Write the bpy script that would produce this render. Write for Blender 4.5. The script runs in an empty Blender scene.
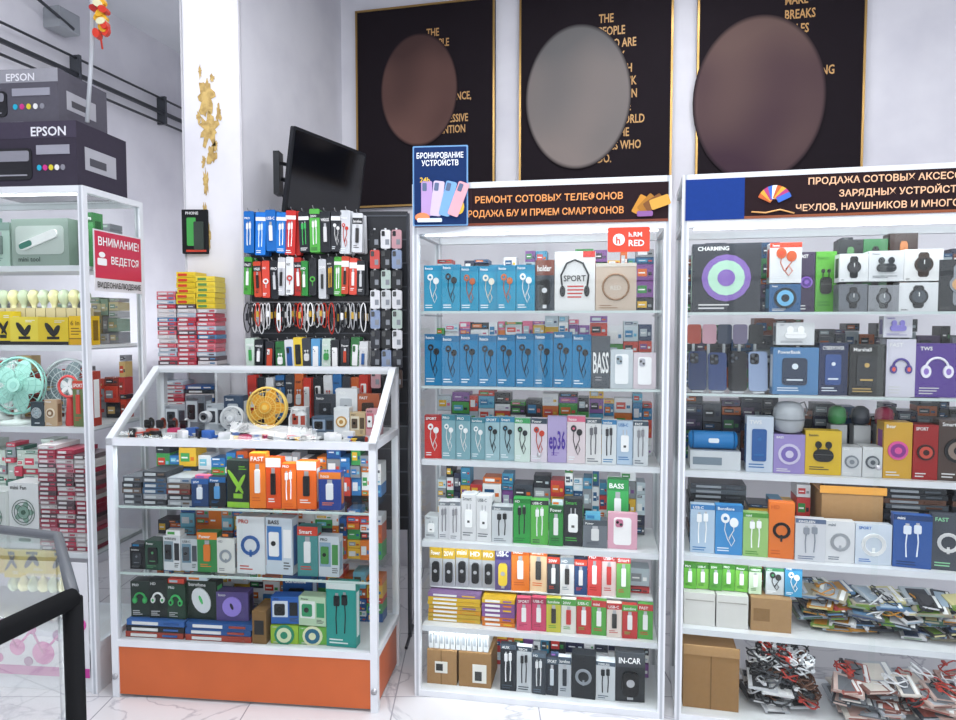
import bpy, math, random
from mathutils import Matrix, Vector
R=random.Random(11)
S=bpy.context.scene
S.view_settings.view_transform='Standard'
COL=S.collection
FL=-.05   # floor level
# ------------------------------------------------------------------ materials
def lin(h):
    o=[]
    for i in (0,2,4):
        c=int(h[i:i+2],16)/255
        o.append(c/12.92 if c<=.04045 else ((c+.055)/1.055)**2.4)
    return (*o,1)
MATS={}
def newmat(n):
    m=bpy.data.materials.new(n); m.use_nodes=True
    return m,m.node_tree.nodes,m.node_tree.links
def mat(k):
    if k in MATS: return MATS[k]
    m,N,L=newmat('print_'+k); b=N['Principled BSDF']
    key=k; rough=.36; b.inputs['Specular IOR Level'].default_value=.35
    if k.startswith('m_'): key=k[2:]; b.inputs['Metallic'].default_value=.7; rough=.3
    if k.startswith('g_'): key=k[2:]; rough=.12; b.inputs['Specular IOR Level'].default_value=.5
    if k.startswith('k_'): key=k[2:]; rough=.85; b.inputs['Specular IOR Level'].default_value=.2
    c=lin(key)
    tc=N.new('ShaderNodeTexCoord'); nz=N.new('ShaderNodeTexNoise'); nz.inputs['Scale'].default_value=60 if k.startswith('k_') else 9
    mx=N.new('ShaderNodeMix'); mx.data_type='RGBA'
    mx.inputs['A'].default_value=c
    mx.inputs['B'].default_value=tuple(min(1,x*.85) for x in c[:3])+(1,)
    L.new(tc.outputs['Object'],nz.inputs['Vector']); L.new(nz.outputs['Fac'],mx.inputs['Factor'])
    L.new(mx.outputs['Result'],b.inputs['Base Color'])
    b.inputs['Roughness'].default_value=rough
    MATS[k]=m; return m
def glassmat():
    m,N,L=newmat('display_glass'); N.remove(N['Principled BSDF'])
    tr=N.new('ShaderNodeBsdfTransparent'); tr.inputs[0].default_value=(.97,.99,.98,1)
    gl=N.new('ShaderNodeBsdfGlossy'); gl.inputs['Roughness'].default_value=.02
    fr=N.new('ShaderNodeFresnel'); fr.inputs[0].default_value=1.45
    mm=N.new('ShaderNodeMath'); mm.operation='MULTIPLY'; mm.inputs[1].default_value=.5
    mx=N.new('ShaderNodeMixShader'); L.new(fr.outputs[0],mm.inputs[0]); L.new(mm.outputs[0],mx.inputs[0])
    L.new(tr.outputs[0],mx.inputs[1]); L.new(gl.outputs[0],mx.inputs[2])
    L.new(mx.outputs[0],N['Material Output'].inputs[0]); MATS['glass']=m
glassmat()
def emis(k,c,s):
    m,N,L=newmat(k); b=N['Principled BSDF']; b.inputs['Base Color'].default_value=c
    b.inputs['Emission Color'].default_value=c; b.inputs['Emission Strength'].default_value=s; MATS[k]=m
emis('lamp',(.95,.98,1,1),4)
def wallmat(k,base,dark,scale,lo,hi,bump=.15):
    m,N,L=newmat(k); b=N['Principled BSDF']; b.inputs['Roughness'].default_value=.75
    tc=N.new('ShaderNodeTexCoord'); nz=N.new('ShaderNodeTexNoise'); nz.inputs['Scale'].default_value=scale; nz.inputs['Detail'].default_value=8
    rp=N.new('ShaderNodeValToRGB'); rp.color_ramp.elements[0].position=lo; rp.color_ramp.elements[0].color=lin(dark)
    rp.color_ramp.elements[1].position=hi; rp.color_ramp.elements[1].color=lin(base)
    bp=N.new('ShaderNodeBump'); bp.inputs['Strength'].default_value=bump; bp.inputs['Distance'].default_value=.01
    L.new(tc.outputs['Object'],nz.inputs['Vector']); L.new(nz.outputs['Fac'],rp.inputs[0]); L.new(rp.outputs[0],b.inputs['Base Color'])
    L.new(nz.outputs['Fac'],bp.inputs['Height']); L.new(bp.outputs[0],b.inputs['Normal']); MATS[k]=m
wallmat('wallp','dddce2','d0cfd7',3,.3,.6)
wallmat('ceilp','c8cad0','bdc0c6',2,.3,.6,.05)
wallmat('peel','c8aa68','9a7c44',30,.35,.6,.5)
def floormat():
    m,N,L=newmat('marble_tile'); b=N['Principled BSDF']; b.inputs['Roughness'].default_value=.15
    tc=N.new('ShaderNodeTexCoord'); br=N.new('ShaderNodeTexBrick'); br.offset=0; br.inputs['Scale'].default_value=1
    br.inputs['Brick Width'].default_value=.6; br.inputs['Row Height'].default_value=.6; br.inputs['Mortar Size'].default_value=.003
    wv=N.new('ShaderNodeTexNoise'); wv.inputs['Scale'].default_value=1.6; wv.inputs['Detail'].default_value=9; wv.inputs['Distortion'].default_value=1.4
    rp=N.new('ShaderNodeValToRGB'); e=rp.color_ramp.elements; e[0].position=.485; e[0].color=lin('d2d1d4'); e[1].position=.515; e[1].color=lin('d4d3d6')
    x=e.new(.5); x.color=lin('b0b0b7')
    L.new(tc.outputs['Object'],br.inputs['Vector']); L.new(tc.outputs['Object'],wv.inputs['Vector']); L.new(wv.outputs['Fac'],rp.inputs[0])
    L.new(rp.outputs[0],br.inputs['Color1']); L.new(rp.outputs[0],br.inputs['Color2']); br.inputs['Mortar'].default_value=lin('9a9aa0')
    L.new(br.outputs['Color'],b.inputs['Base Color']); MATS['floor']=m
floormat()
# ------------------------------------------------------------------ text cache
TXT={}
def text_geo(s):
    if s in TXT: return TXT[s]
    cu=bpy.data.curves.new('t','FONT'); cu.body=s; cu.size=1; cu.offset=.018; cu.resolution_u=2
    o=bpy.data.objects.new('t',cu); COL.objects.link(o)
    dg=bpy.context.evaluated_depsgraph_get(); dg.update()
    me=bpy.data.meshes.new_from_object(o.evaluated_get(dg))
    v=[tuple(p.co) for p in me.vertices]; f=[tuple(p.vertices) for p in me.polygons]
    bpy.data.objects.remove(o); bpy.data.curves.remove(cu); bpy.data.meshes.remove(me)
    if v:
        x0=min(p[0] for p in v); x1=max(p[0] for p in v)
        v=[(p[0]-x0,p[1]) for p in v]; w=x1-x0
    else: w=1
    TXT[s]=(v,f,w); return TXT[s]
# ------------------------------------------------------------------ mesh builder
class MB:
    def __init__(s,name,T=None):
        s.name=name; s.T=T or Matrix(); s.v=[];s.f=[];s.m=[];s.sm=[];s.mats=[]; s.M=Matrix()
    def add(s,vs,fs,c,smooth=False):
        if c not in s.mats: s.mats.append(c)
        i=s.mats.index(c); n=len(s.v); M=s.M
        s.v+= [tuple(M@Vector(p)) for p in vs]
        for f in fs: s.f.append(tuple(n+k for k in f)); s.m.append(i); s.sm.append(smooth)
    def box(s,x0,x1,y0,y1,z0,z1,c):
        s.add([(x0,y0,z0),(x1,y0,z0),(x1,y1,z0),(x0,y1,z0),(x0,y0,z1),(x1,y0,z1),(x1,y1,z1),(x0,y1,z1)],
              [(0,1,5,4),(1,2,6,5),(2,3,7,6),(3,0,4,7),(4,5,6,7),(3,2,1,0)],c)
    def quad(s,a,b,c_,d,c): s.add([a,b,c_,d],[(0,1,2,3)],c)
    def prism(s,pts,y0,y1,c,smooth=False):
        n=len(pts); vs=[(p[0],y0,p[1]) for p in pts]+[(p[0],y1,p[1]) for p in pts]
        fs=[tuple(range(n))]+[tuple(range(2*n-1,n-1,-1))]+[(i,(i+1)%n,n+(i+1)%n,n+i) for i in range(n)]
        s.add(vs,fs,c,smooth)
    def ell(s,cx,cz,rx,rz,y0,y1,c,n=18,rot=0):
        cr,sr=math.cos(rot),math.sin(rot); p=[]
        for i in range(n):
            a=2*math.pi*i/n; u,w=rx*math.cos(a),rz*math.sin(a); p.append((cx+u*cr-w*sr,cz+u*sr+w*cr))
        s.prism(p,y0,y1,c)
    def rr(s,x0,z0,x1,z1,r,y0,y1,c):
        r=min(r,(x1-x0)/2.01,(z1-z0)/2.01); p=[]
        for cx,cz,a0 in ((x1-r,z0+r,-90),(x1-r,z1-r,0),(x0+r,z1-r,90),(x0+r,z0+r,180)):
            for k in range(5):
                a=math.radians(a0+k*22.5); p.append((cx+r*math.cos(a),cz+r*math.sin(a)))
        s.prism(p,y0,y1,c)
    def tube(s,pts,r,c,n=6,closed=False):
        pts=[Vector(p) for p in pts]; vs=[];fs=[];m=len(pts)
        for i,p in enumerate(pts):
            a=pts[(i-1)%m] if (closed or i>0) else p; b=pts[(i+1)%m] if (closed or i<m-1) else p
            t=(b-a); t=t.normalized() if t.length>1e-9 else Vector((0,0,1))
            up=Vector((0,1,0)) if abs(t.y)<.8 else Vector((1,0,0))
            e1=t.cross(up).normalized(); e2=t.cross(e1)
            for k in range(n):
                q=2*math.pi*k/n; vs.append(tuple(p+e1*r*math.cos(q)+e2*r*math.sin(q)))
        for i in range(m if closed else m-1):
            j=(i+1)%m
            for k in range(n): fs.append((i*n+k,i*n+(k+1)%n,j*n+(k+1)%n,j*n+k))
        if not closed: fs+= [tuple(range(n)),tuple(range((m-1)*n,m*n))]
        s.add(vs,fs,c,True)
    def lathe(s,prof,o,axis,c,n=20):
        ax=Vector(axis).normalized(); q=Vector((0,0,1)).rotation_difference(ax); vs=[];fs=[]
        for r,h in prof:
            for k in range(n):
                a=2*math.pi*k/n; vs.append(tuple(Vector(o)+q@Vector((r*math.cos(a),r*math.sin(a),h))))
        for i in range(len(prof)-1):
            for k in range(n): fs.append((i*n+k,i*n+(k+1)%n,(i+1)*n+(k+1)%n,(i+1)*n+k))
        fs+=[tuple(range(n)),tuple(range((len(prof)-1)*n,len(prof)*n))]
        s.add(vs,fs,c,True)
    def text(s,t,x,z,y,h,c,al='l',maxw=None,sq=1):
        v,f,w=text_geo(t); sz=h/.72; sx=sz*sq
        if maxw and w*sx>maxw: sx=maxw/w
        ox={'l':0,'c':-w*sx/2,'r':-w*sx}[al]
        s.add([(x+ox+p[0]*sx,y,z+p[1]*sz) for p in v],f,c)
    def done(s,parent=None,bevel=0):
        if not s.v: return None
        me=bpy.data.meshes.new(s.name); 
        xs=[p[0] for p in s.v]; ys=[p[1] for p in s.v]; zs=[p[2] for p in s.v]
        c=Vector(((min(xs)+max(xs))/2,(min(ys)+max(ys))/2,min(zs)))
        me.from_pydata([tuple(Vector(p)-c) for p in s.v],[],s.f)
        for k in s.mats: me.materials.append(mat(k))
        me.polygons.foreach_set('material_index',s.m); me.polygons.foreach_set('use_smooth',s.sm); me.update()
        o=bpy.data.objects.new(s.name,me); COL.objects.link(o)
        W=s.T@Matrix.Translation(c)
        if parent: 
            o.parent=parent; o.matrix_parent_inverse=Matrix(); o.matrix_basis=parent.matrix_basis.inverted()@W
        else: o.matrix_basis=W
        return o
def TF(x,y,z,deg): return Matrix.Translation((x,y,z))@Matrix.Rotation(math.radians(deg),4,'Z')
# ------------------------------------------------------------------ packaging prints
def deco(B,x,z,w,h,y,s,a,b,t):
    def rc(x0,z0,x1,z1,c,l=1): B.box(x+x0*w,x+x1*w,y-.0007*l,y+.0005,z+z0*h,z+z1*h,c)
    def ds(cx,cz,r,c,l=1,asp=1,th=0): B.ell(x+cx*w,z+cz*h,r*w,r*w*asp,y-.0007*l-th,y+.0005,c,16)
    def rrd(x0,z0,x1,z1,c,l=1,r=.1,th=0): B.rr(x+x0*w,z+z0*h,x+x1*w,z+z1*h,r*w,y-.0007*l-th,y+.0005,c)
    def tb(pts,r,c): B.tube([(x+p[0]*w,y-.0015,z+p[1]*h) for p in pts],r,c,5)
    def bars(x0,z0,n,wd,c,st=.05,th=.02):
        for i in range(n): rc(x0,z0-i*st,x0+wd*R.uniform(.55,1),z0-i*st+th,c)
    def tx(q,fx,fz,fh,c,al='l',mw=.9): B.text(q,x+fx*w,z+fz*h,y-.0022,fh*h,c,al,mw*w)
    T=t or 'hoco'
    if s=='ear':
        rc(0,.88,1,1,b); tx(T,.08,.905,.06,'f4f4f4',mw=.7)
        tb([(.38,.72),(.34,.5),(.45,.32),(.6,.18),(.72,.3),(.6,.42),(.5,.3)],.0017,a)
        tb([(.66,.64),(.68,.5),(.5,.34)],.0017,a)
        ds(.36,.74,.16,a,2,1.15,.003); ds(.68,.66,.16,a,2,1.15,.003); ds(.36,.74,.07,b,7,1)
        bars(.08,.12,2,.5,'e8eef2')
    elif s=='cable':
        rc(0,.9,1,1,b); tx(T,.1,.915,.055,'f4f4f4' if b!='f2f2f2' else '333333',mw=.6)
        tb([(.35,.2),(.33,.45),(.36,.7)],.0024,a); tb([(.62,.22),(.65,.5),(.62,.74)],.0024,a)
        rrd(.26,.64,.46,.8,a,2,.04,.003); rrd(.53,.66,.72,.82,a,2,.04,.003); rc(.31,.8,.41,.84,'m_b8b8bc',2); rc(.58,.82,.67,.86,'m_b8b8bc',2)
        bars(.1,.1,2,.7,b)
    elif s=='charger':
        tx(T,.1,.88,.07,b,mw=.6); rrd(.25,.3,.75,.68,a,2,.1,.006); rc(.36,.68,.42,.8,'m_b8b8bc',2); rc(.58,.68,.64,.8,'m_b8b8bc',2)
        rc(.42,.4,.58,.45,'555555',12); bars(.1,.16,2,.7,b)
    elif s=='watch':
        rc(.4,.12,.6,.9,a); rrd(.36,.14,.64,.88,a,1,.06,.001); ds(.5,.52,.24,a,3,1,.004); ds(.5,.52,.18,b,11); rc(.49,.52,.51,.66,'f0f0f0',13)
        tx(T,.06,.04,.05,'555555',mw=.5)
    elif s=='disc':
        ds(.5,.5,.36,a,2,1,.003); ds(.5,.5,.27,b,8); ds(.5,.5,.13,a,10); tx(T,.08,.9,.06,'f0f0f0',mw=.5); bars(.1,.1,2,.5,'dddddd')
    elif s=='ring':
        B.tube([(x+(.5+.32*math.cos(q))*w,y-.003,z+.5*h+.32*w*math.sin(q)) for q in [i*math.pi/9 for i in range(18)]],.004,a,6,True)
        tx(T,.5,.44,.09,b,'c',.5); bars(.1,.1,2,.5,a); rc(0,.93,1,1,b)
    elif s=='buds':
        tx(T,.1,.87,.06,b,mw=.6); rrd(.22,.3,.78,.58,a,2,.2,.006); rc(.24,.46,.76,.465,'888888',12)
        ds(.36,.68,.09,a,2,1.2,.004); ds(.64,.68,.09,a,2,1.2,.004); rc(.33,.56,.38,.68,a,2); rc(.62,.56,.67,.68,a,2); bars(.12,.16,2,.7,b)
    elif s=='head':
        B.tube([(x+(.5+.27*math.cos(q))*w,y-.004,z+.52*h+.3*w*math.sin(q)) for q in [i*math.pi/10 for i in range(11)]],.0045,a,6)
        ds(.24,.48,.12,a,2,1.4,.006); ds(.76,.48,.12,a,2,1.4,.006); ds(.24,.48,.06,b,12,1.4);ds(.76,.48,.06,b,12,1.4)
        tx(T,.1,.87,.07,'eeeeee',mw=.75); bars(.1,.16,3,.5,'cccccc')
    elif s=='neck':
        tb([(.2,.35),(.16,.6),(.3,.8),(.5,.86),(.7,.8),(.84,.6),(.8,.35)],.004,a); ds(.2,.33,.07,a,2,2,.004); ds(.8,.33,.07,a,2,2,.004)
        tx(T,.5,.5,.1,'333333','c',.55); bars(.32,.4,4,.4,b,.06,.025); rc(.7,.9,1,1,b)
    elif s=='phone':
        rrd(.2,.12,.8,.88,a,2,.1,.002); rrd(.26,.62,.52,.84,b,6,.08,.003); ds(.33,.76,.05,'g_111111',14); ds(.45,.7,.05,'g_111111',14)
    elif s=='fan':
        for k in range(5):
            q=k*2*math.pi/5; B.ell(x+(.5+.17*math.cos(q))*w,z+.55*h+.17*w*math.sin(q),.17*w,.09*w,y-.003,y,a,12,q)
        for rr_ in (.38,.3,.2): B.tube([(x+(.5+rr_*math.cos(q))*w,y-.004,z+.55*h+rr_*w*math.sin(q)) for q in [i*math.pi/10 for i in range(20)]],.0016,b,4,True)
        ds(.5,.55,.07,b,8); rrd(.3,.1,.7,.15,b,2,.1); tx(T,.08,.9,.06,'444444',mw=.6)
    elif s=='mouse':
        B.ell(x+.5*w,z+.5*h,.3*w,.34*h,y-.006,y,a,18,.4); B.ell(x+.5*w,z+.52*h,.04*w,.12*h,y-.009,y,b,10,.4); tx(T,.07,.86,.09,'dddddd',mw=.6)
    elif s=='blister':
        rc(0,.7,1,1,b); tx(T,.1,.78,.12,'f4f4f4',mw=.75); rrd(.22,.12,.78,.62,a,2,.2,.012); ds(.5,.4,.14,'m_b8b8bc',20); rc(.4,.05,.6,.15,'m_b8b8bc',8)
    elif s=='tool':
        rc(.0,.0,1,.12,a); B.ell(x+.4*w,z+.55*h,.09*w,.3*h,y-.003,y,a,12,.6); B.ell(x+.62*w,z+.52*h,.08*w,.22*h,y-.004,y,a,12,-.5); rc(.3,.2,.7,.3,a,3); bars(.55,.86,2,.4,b)
    elif s=='bar':
        rc(0,.0,1,.2,a); rc(0,.2,1,.24,b); tx(T,.08,.68,.16,b,mw=.8); bars(.08,.55,3,.6,b,.1,.04)
    elif s=='photo':
        rc(.05,.25,.6,.85,b); rrd(.12,.32,.5,.75,a,3,.06,.002); ds(.3,.55,.09,'g_222222',9); rc(.66,.3,.95,.8,a,1); tx(T,.1,.89,.07,'333333',mw=.7); bars(.66,.2,3,.3,'444444')
    elif s=='bank':
        rrd(.2,.2,.75,.78,a,2,.08,.003); tx(T,.1,.87,.07,'f0f0f0',mw=.75); ds(.48,.6,.07,b,9); rc(.3,.3,.65,.33,b,9); bars(.1,.13,2,.6,b)
    elif s=='usb':
        rc(0,.82,1,1,b); tx(T,.1,.86,.08,'f2f2f2',mw=.8); rrd(.34,.28,.66,.7,a,2,.05,.005); rc(.39,.7,.61,.8,'m_b8b8bc',3); bars(.15,.18,2,.6,b)
    elif s=='coil':
        for rr_ in (.33,.29,.25): B.tube([(x+(.5+rr_*math.cos(q))*w,y-.003,z+.5*h+rr_*w*math.sin(q)) for q in [i*math.pi/8 for i in range(16)]],.0022,a,5,True)
        rc(.46,.3,.54,.42,a,3); tx(T,.08,.88,.07,b,mw=.5); bars(.1,.12,2,.5,b)
    elif s=='letters':
        tx(T,.5,.3,.4,a,'c',.85); bars(.2,.2,2,.5,b)
    else:
        rc(.0,.9,1,1,b); rrd(.15,.25,.85,.7,a,2,.1,.002); tx(T,.08,.76,.08,b,mw=.8); bars(.12,.17,2,.6,b)
def pkg(B,x,y,z,w,h,d,body,s,a,b,t=None,tab=False,tilt=0,lean=0):
    old=B.M.copy()
    B.M=old@Matrix.Translation((x+w/2,y,z))@Matrix.Rotation(math.radians(tilt),4,'Z')@Matrix.Rotation(math.radians(-lean),4,'X')
    B.box(-w/2,w/2,0,d,0,h,body)
    B.box(w/2,w/2+.0006,d*.2,d*.8,h*.15,h*.85,b); B.box(-w/2-.0006,-w/2,d*.2,d*.8,h*.15,h*.85,b)
    deco(B,-w/2,0,w,h,0,s,a,b,t)
    B.M=old
GR=['hoco','borofone','USB-C','PRO','Power','WIRELESS','FAST','Smart','mini','SPORT','BASS','20W','HD']
PAL=['d8d8dc','e6e6ea','2a2c34','1d4e79','3c86a8','c03a3a','b8c4cc','444a54','e2b23a','3d8a4a','7a4a8c','c9d6dd','8d9096','f0f0f0','d46a2a','262b45']
BR=['e8e8ec','f0f0f0','2f7fb0','5fb0d0','d84a3a','e8b83a','4aa04a','8a5aa0','c9d6dd','e0782a','3a4a6a','b8c4cc','2a2c34','f4f4f6','d86a8a']
def row(T,x,y,z,items,gap=.002,top=0):
    cur=None;B=None
    for it in items:
        if it[0]=='gap': x+=it[1]; continue
        n,w,h,d,body,s,a,b=it[:8]; t=it[8] if len(it)>8 else R.choice(GR)
        if n!=cur:
            if B: B.done()
            B=MB(n,T); cur=n
        hh=h*R.uniform(.92,1.0)
        pkg(B,x,y+R.uniform(0,.014),z,w-gap,hh,d,body,s,a,b,t,False,R.uniform(-5,5))
        if top and h<.19 and R.random()<top:
            c=R.choice(BR); ww=w*R.uniform(.6,.95); th=R.uniform(.012,.028); x0=x+(w-ww)*R.random(); B.box(x0,x0+ww,y+.014,y+d,z+hh+.0005,z+hh+th,c); B.box(x0+.1*ww,x0+.6*ww,y+.013,y+.014,z+hh+.25*th,z+hh+.75*th,R.choice(BR))
        x+=w
    if B: B.done()
def fill(name,T,x0,x1,y,d,z,hmin,hmax,pal=PAL,wmin=.03,wmax=.09):
    B=MB(name,T); x=x0
    while x<x1-wmin:
        w=min(R.uniform(wmin,wmax),x1-x); zt=z; top=z+R.uniform(hmin,hmax)
        while zt<top-.012:
            h=min(R.uniform(.022,.09),top-zt); c=R.choice(pal); a=R.choice(pal); q=R.uniform(0,.02)
            B.box(x,x+w-.003,y+q,y+d,zt,zt+h-.002,c)
            B.box(x+.1*w,x+w*.6,y+q-.001,y+.03,zt+.25*h,zt+.7*h,a); B.box(x+.66*w,x+w*.85,y+q-.001,y+.03,zt+.3*h,zt+.5*h,R.choice(pal))
            B.box(x+.15*w,x+w*.5,y+q-.0015,y+.03,zt+.42*h,zt+.5*h,'f0f0f0')
            zt+=h
        x+=w
    return B.done()
def stackflat(name,T,x0,x1,y,d,z,n,th,pal,lab='f0f0f0'):
    B=MB(name,T); 
    for i in range(n):
        o=R.uniform(-.004,.004); c=R.choice(pal)
        B.box(x0+o,x1+o,y+abs(o),y+d,z+i*th,z+(i+1)*th-.0015,c)
        B.box(x0+o+.1*(x1-x0),x0+o+.55*(x1-x0),y-.001,y+.01,z+i*th+.2*th,z+i*th+.65*th,lab if c!=lab else '555555')
        B.box(x0+o+.65*(x1-x0),x0+o+.9*(x1-x0),y-.001,y+.01,z+i*th+.3*th,z+i*th+.6*th,R.choice(pal))
    return B.done()
# ------------------------------------------------------------------ display cabinet
WH='e0e3e8'; AL='b4b9c0'
def fill_strip(T,x0,x1,y,z,power):  # added area light that brightens goods inside the cabinets and counter
    l=bpy.data.lights.new('case_fill_light','AREA'); l.shape='RECTANGLE'; l.size=x1-x0; l.size_y=.02; l.energy=power; l.color=(.9,.97,1)
    o=bpy.data.objects.new('case_fill_light',l); COL.objects.link(o); o.matrix_world=T@Matrix.Translation(((x0+x1)/2,y,z))@Matrix.Rotation(math.radians(-25),4,'X').inverted()
def cabinet(T,W,H,D,shelves,rails,basez=FL,header=None):
    B=MB('display_cabinet',T); p=.026
    for x in (0,W-p):
        for y in (0,D-p): B.box(x,x+p,y,y+p,FL,H,WH); B.box(x+.008,x+.018,y-.0006,y,FL,H,AL)
    for z in (basez,H-p)+((header-p,) if header else ()):
        for y in (0,D-p): B.box(p,W-p,y,y+p,z,z+p,WH)
        for x in (0,W-p): B.box(x,x+p,p,D-p,z,z+p,WH)
    if basez>FL: B.box(.005,W-.005,.012,D-.01,FL,basez,WH)
    B.box(p,W-p,p,D-p,basez+p-.006,basez+p,'dfe1e4')
    for z,k in zip(shelves,rails):
        t=.010 if k==0 else .024
        B.box(p,W-p,.03,.036,z-t,z,WH if k else 'c6d2d2'); 
        if k: B.box(p,W-p,.036,D-.03,z-.014,z-.001,'e3e5e8')
        else: B.quad((p,.036,z-.002),(W-p,.036,z-.002),(W-p,D-.03,z-.002),(p,D-.03,z-.002),'glass')
        for x in (p,W-p-.012): B.box(x,x+.012,.036,D-.03,z-.02,z-.0145,AL)
        if k: B.box(p+.02,W-p-.02,.04,.05,z-.018,z-.0142,'lamp'); fill_strip(T,p+.02,W-p-.02,.045,z-.02,1.0)  # added glowing strip and fill light under each opaque shelf
    g='glass'; zt=(header-p) if header else H-p; zb=basez+p
    B.box(p+.02,W-p-.02,.03,.045,zt-.006,zt-.001,'lamp'); fill_strip(T,p+.02,W-p-.02,.038,zt-.008,2.0)  # added glowing strip and fill light at the cabinet top
    m=W/2
    B.quad((p,.008,zb),(m+.02,.008,zb),(m+.02,.008,zt),(p,.008,zt),g)
    B.quad((m-.0,.018,zb),(W-p,.018,zb),(W-p,.018,zt),(m-.0,.018,zt),g)
    for x in (.012,W-.012): B.quad((x,p,zb),(x,D-p,zb),(x,D-p,H-p),(x,p,H-p),g)
    B.quad((p,p,H-.008),(W-p,p,H-.008),(W-p,D-p,H-.008),(p,D-p,H-.008),g)
    B.lathe([(.009,0),(.009,.012),(.006,.014)],(m+.01,.006,1.0),(0,-1,0),'m_b8b8bc',12)
    return B.done()
TM=TF(-.27,2.86,0,-10); TR=TF(.785,2.68,0,-13); TC=TF(-1.55,2.85,0,-6.3); TL=TF(-2.62,2.975,0,-6)
zM=[1.583,1.27,.96,.61,.245]
cabinet(TM,1.03,2.1,.42,zM,[0,0,1,1,1],header=1.925)
cabinet(TR,1.40,2.1,.42,[1.575,1.258,.95,.612,.315],[0,0,1,1,1],header=1.925)
cabinet(TL,1.0,2.1,.42,[1.775,1.44,1.09,.55],[1,1,1,1],basez=.14)
# ================= MIDDLE cabinet contents
e='earphone_package'
I=[(e,.078,.2,.035,'2090b4','ear',c,'0d7fa6','hoco') for c in ['e8e8e8','1c2228','b9603a','e0d8c8','c86a3a','f0f0f0']]
I+=[('phone_holder_box',.078,.215,.05,'38404a','blister','15181c','7a4438','holder'),
    ('neckband_headphone_box',.164,.245,.05,'dedede','neck','23262a','c23b35','SPORT'),
    ('wireless_charger_box',.162,.2,.05,'c4b2a2','ring','94745a','d8d2c8','RED')]
row(TM,.034,.05,zM[0],I)
I=[(e,.0775,.228,.03,'0478aa','ear','080c12','036492','hoco') for c in range(9)]
I+=[('bass_headphone_box',.075,.225,.05,'474d55','letters','e6e6e6','9a9aa0','BASS'),
    ('phone_case_package',.09,.17,.03,'c0c8ce','phone','eef0f2','98a8b4'),('phone_case_package',.09,.15,.03,'d2c6ce','phone','f6f6f8','b0b0bc')]
row(TM,.034,.05,zM[1],I)
I=[('red_earphone_box',.075,.19,.04,'c8302c','ear','f0f0f0','a31f20'),]
I+=[(e,.062,.19,.03,'7fa8b2','ear','f5f5f5','3f8090') for _ in range(3)]
I+=[(e,.062,.19,.03,'9cbcc4','ear','1c2024','2f80a4') for _ in range(2)]
I+=[('earphone_box',.066,.185,.04,'d0e0d8','ear','2a2f33','3fa060'),('earphone_box',.07,.19,.04,'e0d6e0','ear','c8402c','3a4a5a'),('earphone_box',.08,.19,.04,'b0a2cc','letters','4b2f9a','8a70b8','ep36'),
    ('earphone_box',.075,.195,.04,'e0d2d6','ear','2b2b2e','d66a86'),('charging_cable_box',.065,.19,.04,'dcdcdc','cable','6a6a70','4a5560'),
    ('charging_cable_box',.06,.19,.04,'dadfe2','cable','3a3a3e','3c7fb0'),('charging_cable_box',.065,.18,.04,'b8cce0','charger','fafafa','2f74b0'),('charging_cable_box',.06,.18,.04,'d2d6da','cable','8a8a90','3a4a5a')]
row(TM,.034,.05,zM[2],I)
I=[('charger_box',.06,.1,.07,'d2d6d9','charger','f8f8f8','6a7078')]*1+[('charger_box',.05,.17,.06,'dcdce0','cable','8a8a90','7a8088')]*2
I+=[('charger_box',.066,.2,.07,'dedee0','charger','fdfdfd','5a6068')]*2+[('cable_box',.09,.16,.06,'ccd0d4','cable','16181c','6a747a')]
I+=[('green_cable_box',.075,.19,.05,'2f9a44','cable','1a1d20','1f7a34'),('green_cable_box',.075,.2,.05,'58b04a','cable','f0f0f0','2c2f33'),('green_cable_box',.06,.17,.05,'2f8a3c','usb','f0f0f0','1f5a2c'),('charger_adapter_box',.08,.21,.05,'23272c','charger','f4f4f4','4fae4c'),
   ('charger_adapter_box',.1,.12,.06,'6d737b','usb','dedede','4c525a','Power'),('tempered_glass_package',.12,.16,.03,'dca6b8','phone','f7f4f4','c87a96')]
row(TM,.03,.06,zM[3],I,top=.5)
row(TM,.8,.17,zM[3],[('charger_adapter_box',.09,.27,.05,'3fa85a','usb','f2f2f2','2b8a48')])
I=[('car_charger_package',.058,.19,.03,'b0b2b8','blister','17191c','c9a32c')]*5+[('car_charger_package',.07,.2,.03,'5a4f8a','blister','e2c43a','3a3470')]*1
I+=[('usb_hub_package',.08,.2,.03,'e07a2a','usb','f2f2f2','c25a18'),('usb_hub_package',.075,.2,.03,'e6c8a0','usb','333333','e06a2a'),
    ('flash_drive_package',.055,.17,.03,'3a3f46','usb','e8e8e8','c3402c'),('flash_drive_package',.06,.16,.03,'e0e0e0','usb','333333','7a8894'),('flash_drive_package',.055,.16,.03,'2a4a7a','usb','e0e0e0','c8402c'),
    ('memory_card_package',.06,.19,.02,'d94a4a','usb','f0f0f0','b02a2a'),('memory_card_package',.06,.19,.02,'e0cccc','usb','c23b3b','c23b3b'),('memory_card_package',.06,.18,.02,'6fae5a','usb','eeeeee','c23b3b')]
row(TM,.036,.13,zM[4]+.135,I)
stackflat('flat_accessory_boxes',TM,.04,.27,.08,.25,zM[4],7,.018,['e3b82e','d89a28','caa638','8a6a9a'])
stackflat('flat_accessory_boxes',TM,.28,.42,.07,.25,zM[4],6,.02,['e3b82e','8a5a9a','dd7f2a'])
I=[('battery_package',.062,.15,.03,c,'usb',a,b) for c,a,b in [('d7587a','f0f0f0','b03a5a'),('cf4a6e','f0f0f0','a83353'),('c9c34a','333333','5aa03c'),('e0e0d8','c23b3b','56a04a'),('c23b3b','f0f0f0','58a64a'),('58a64a','f2f2f2','c23b3b'),('e6d9d0','333333','c23b3b'),('c23b3b','f0f0f0','58a64a'),('58a64a','f0f0f0','c23b3b')]]
row(TM,.43,.05,zM[4],I)
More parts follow.
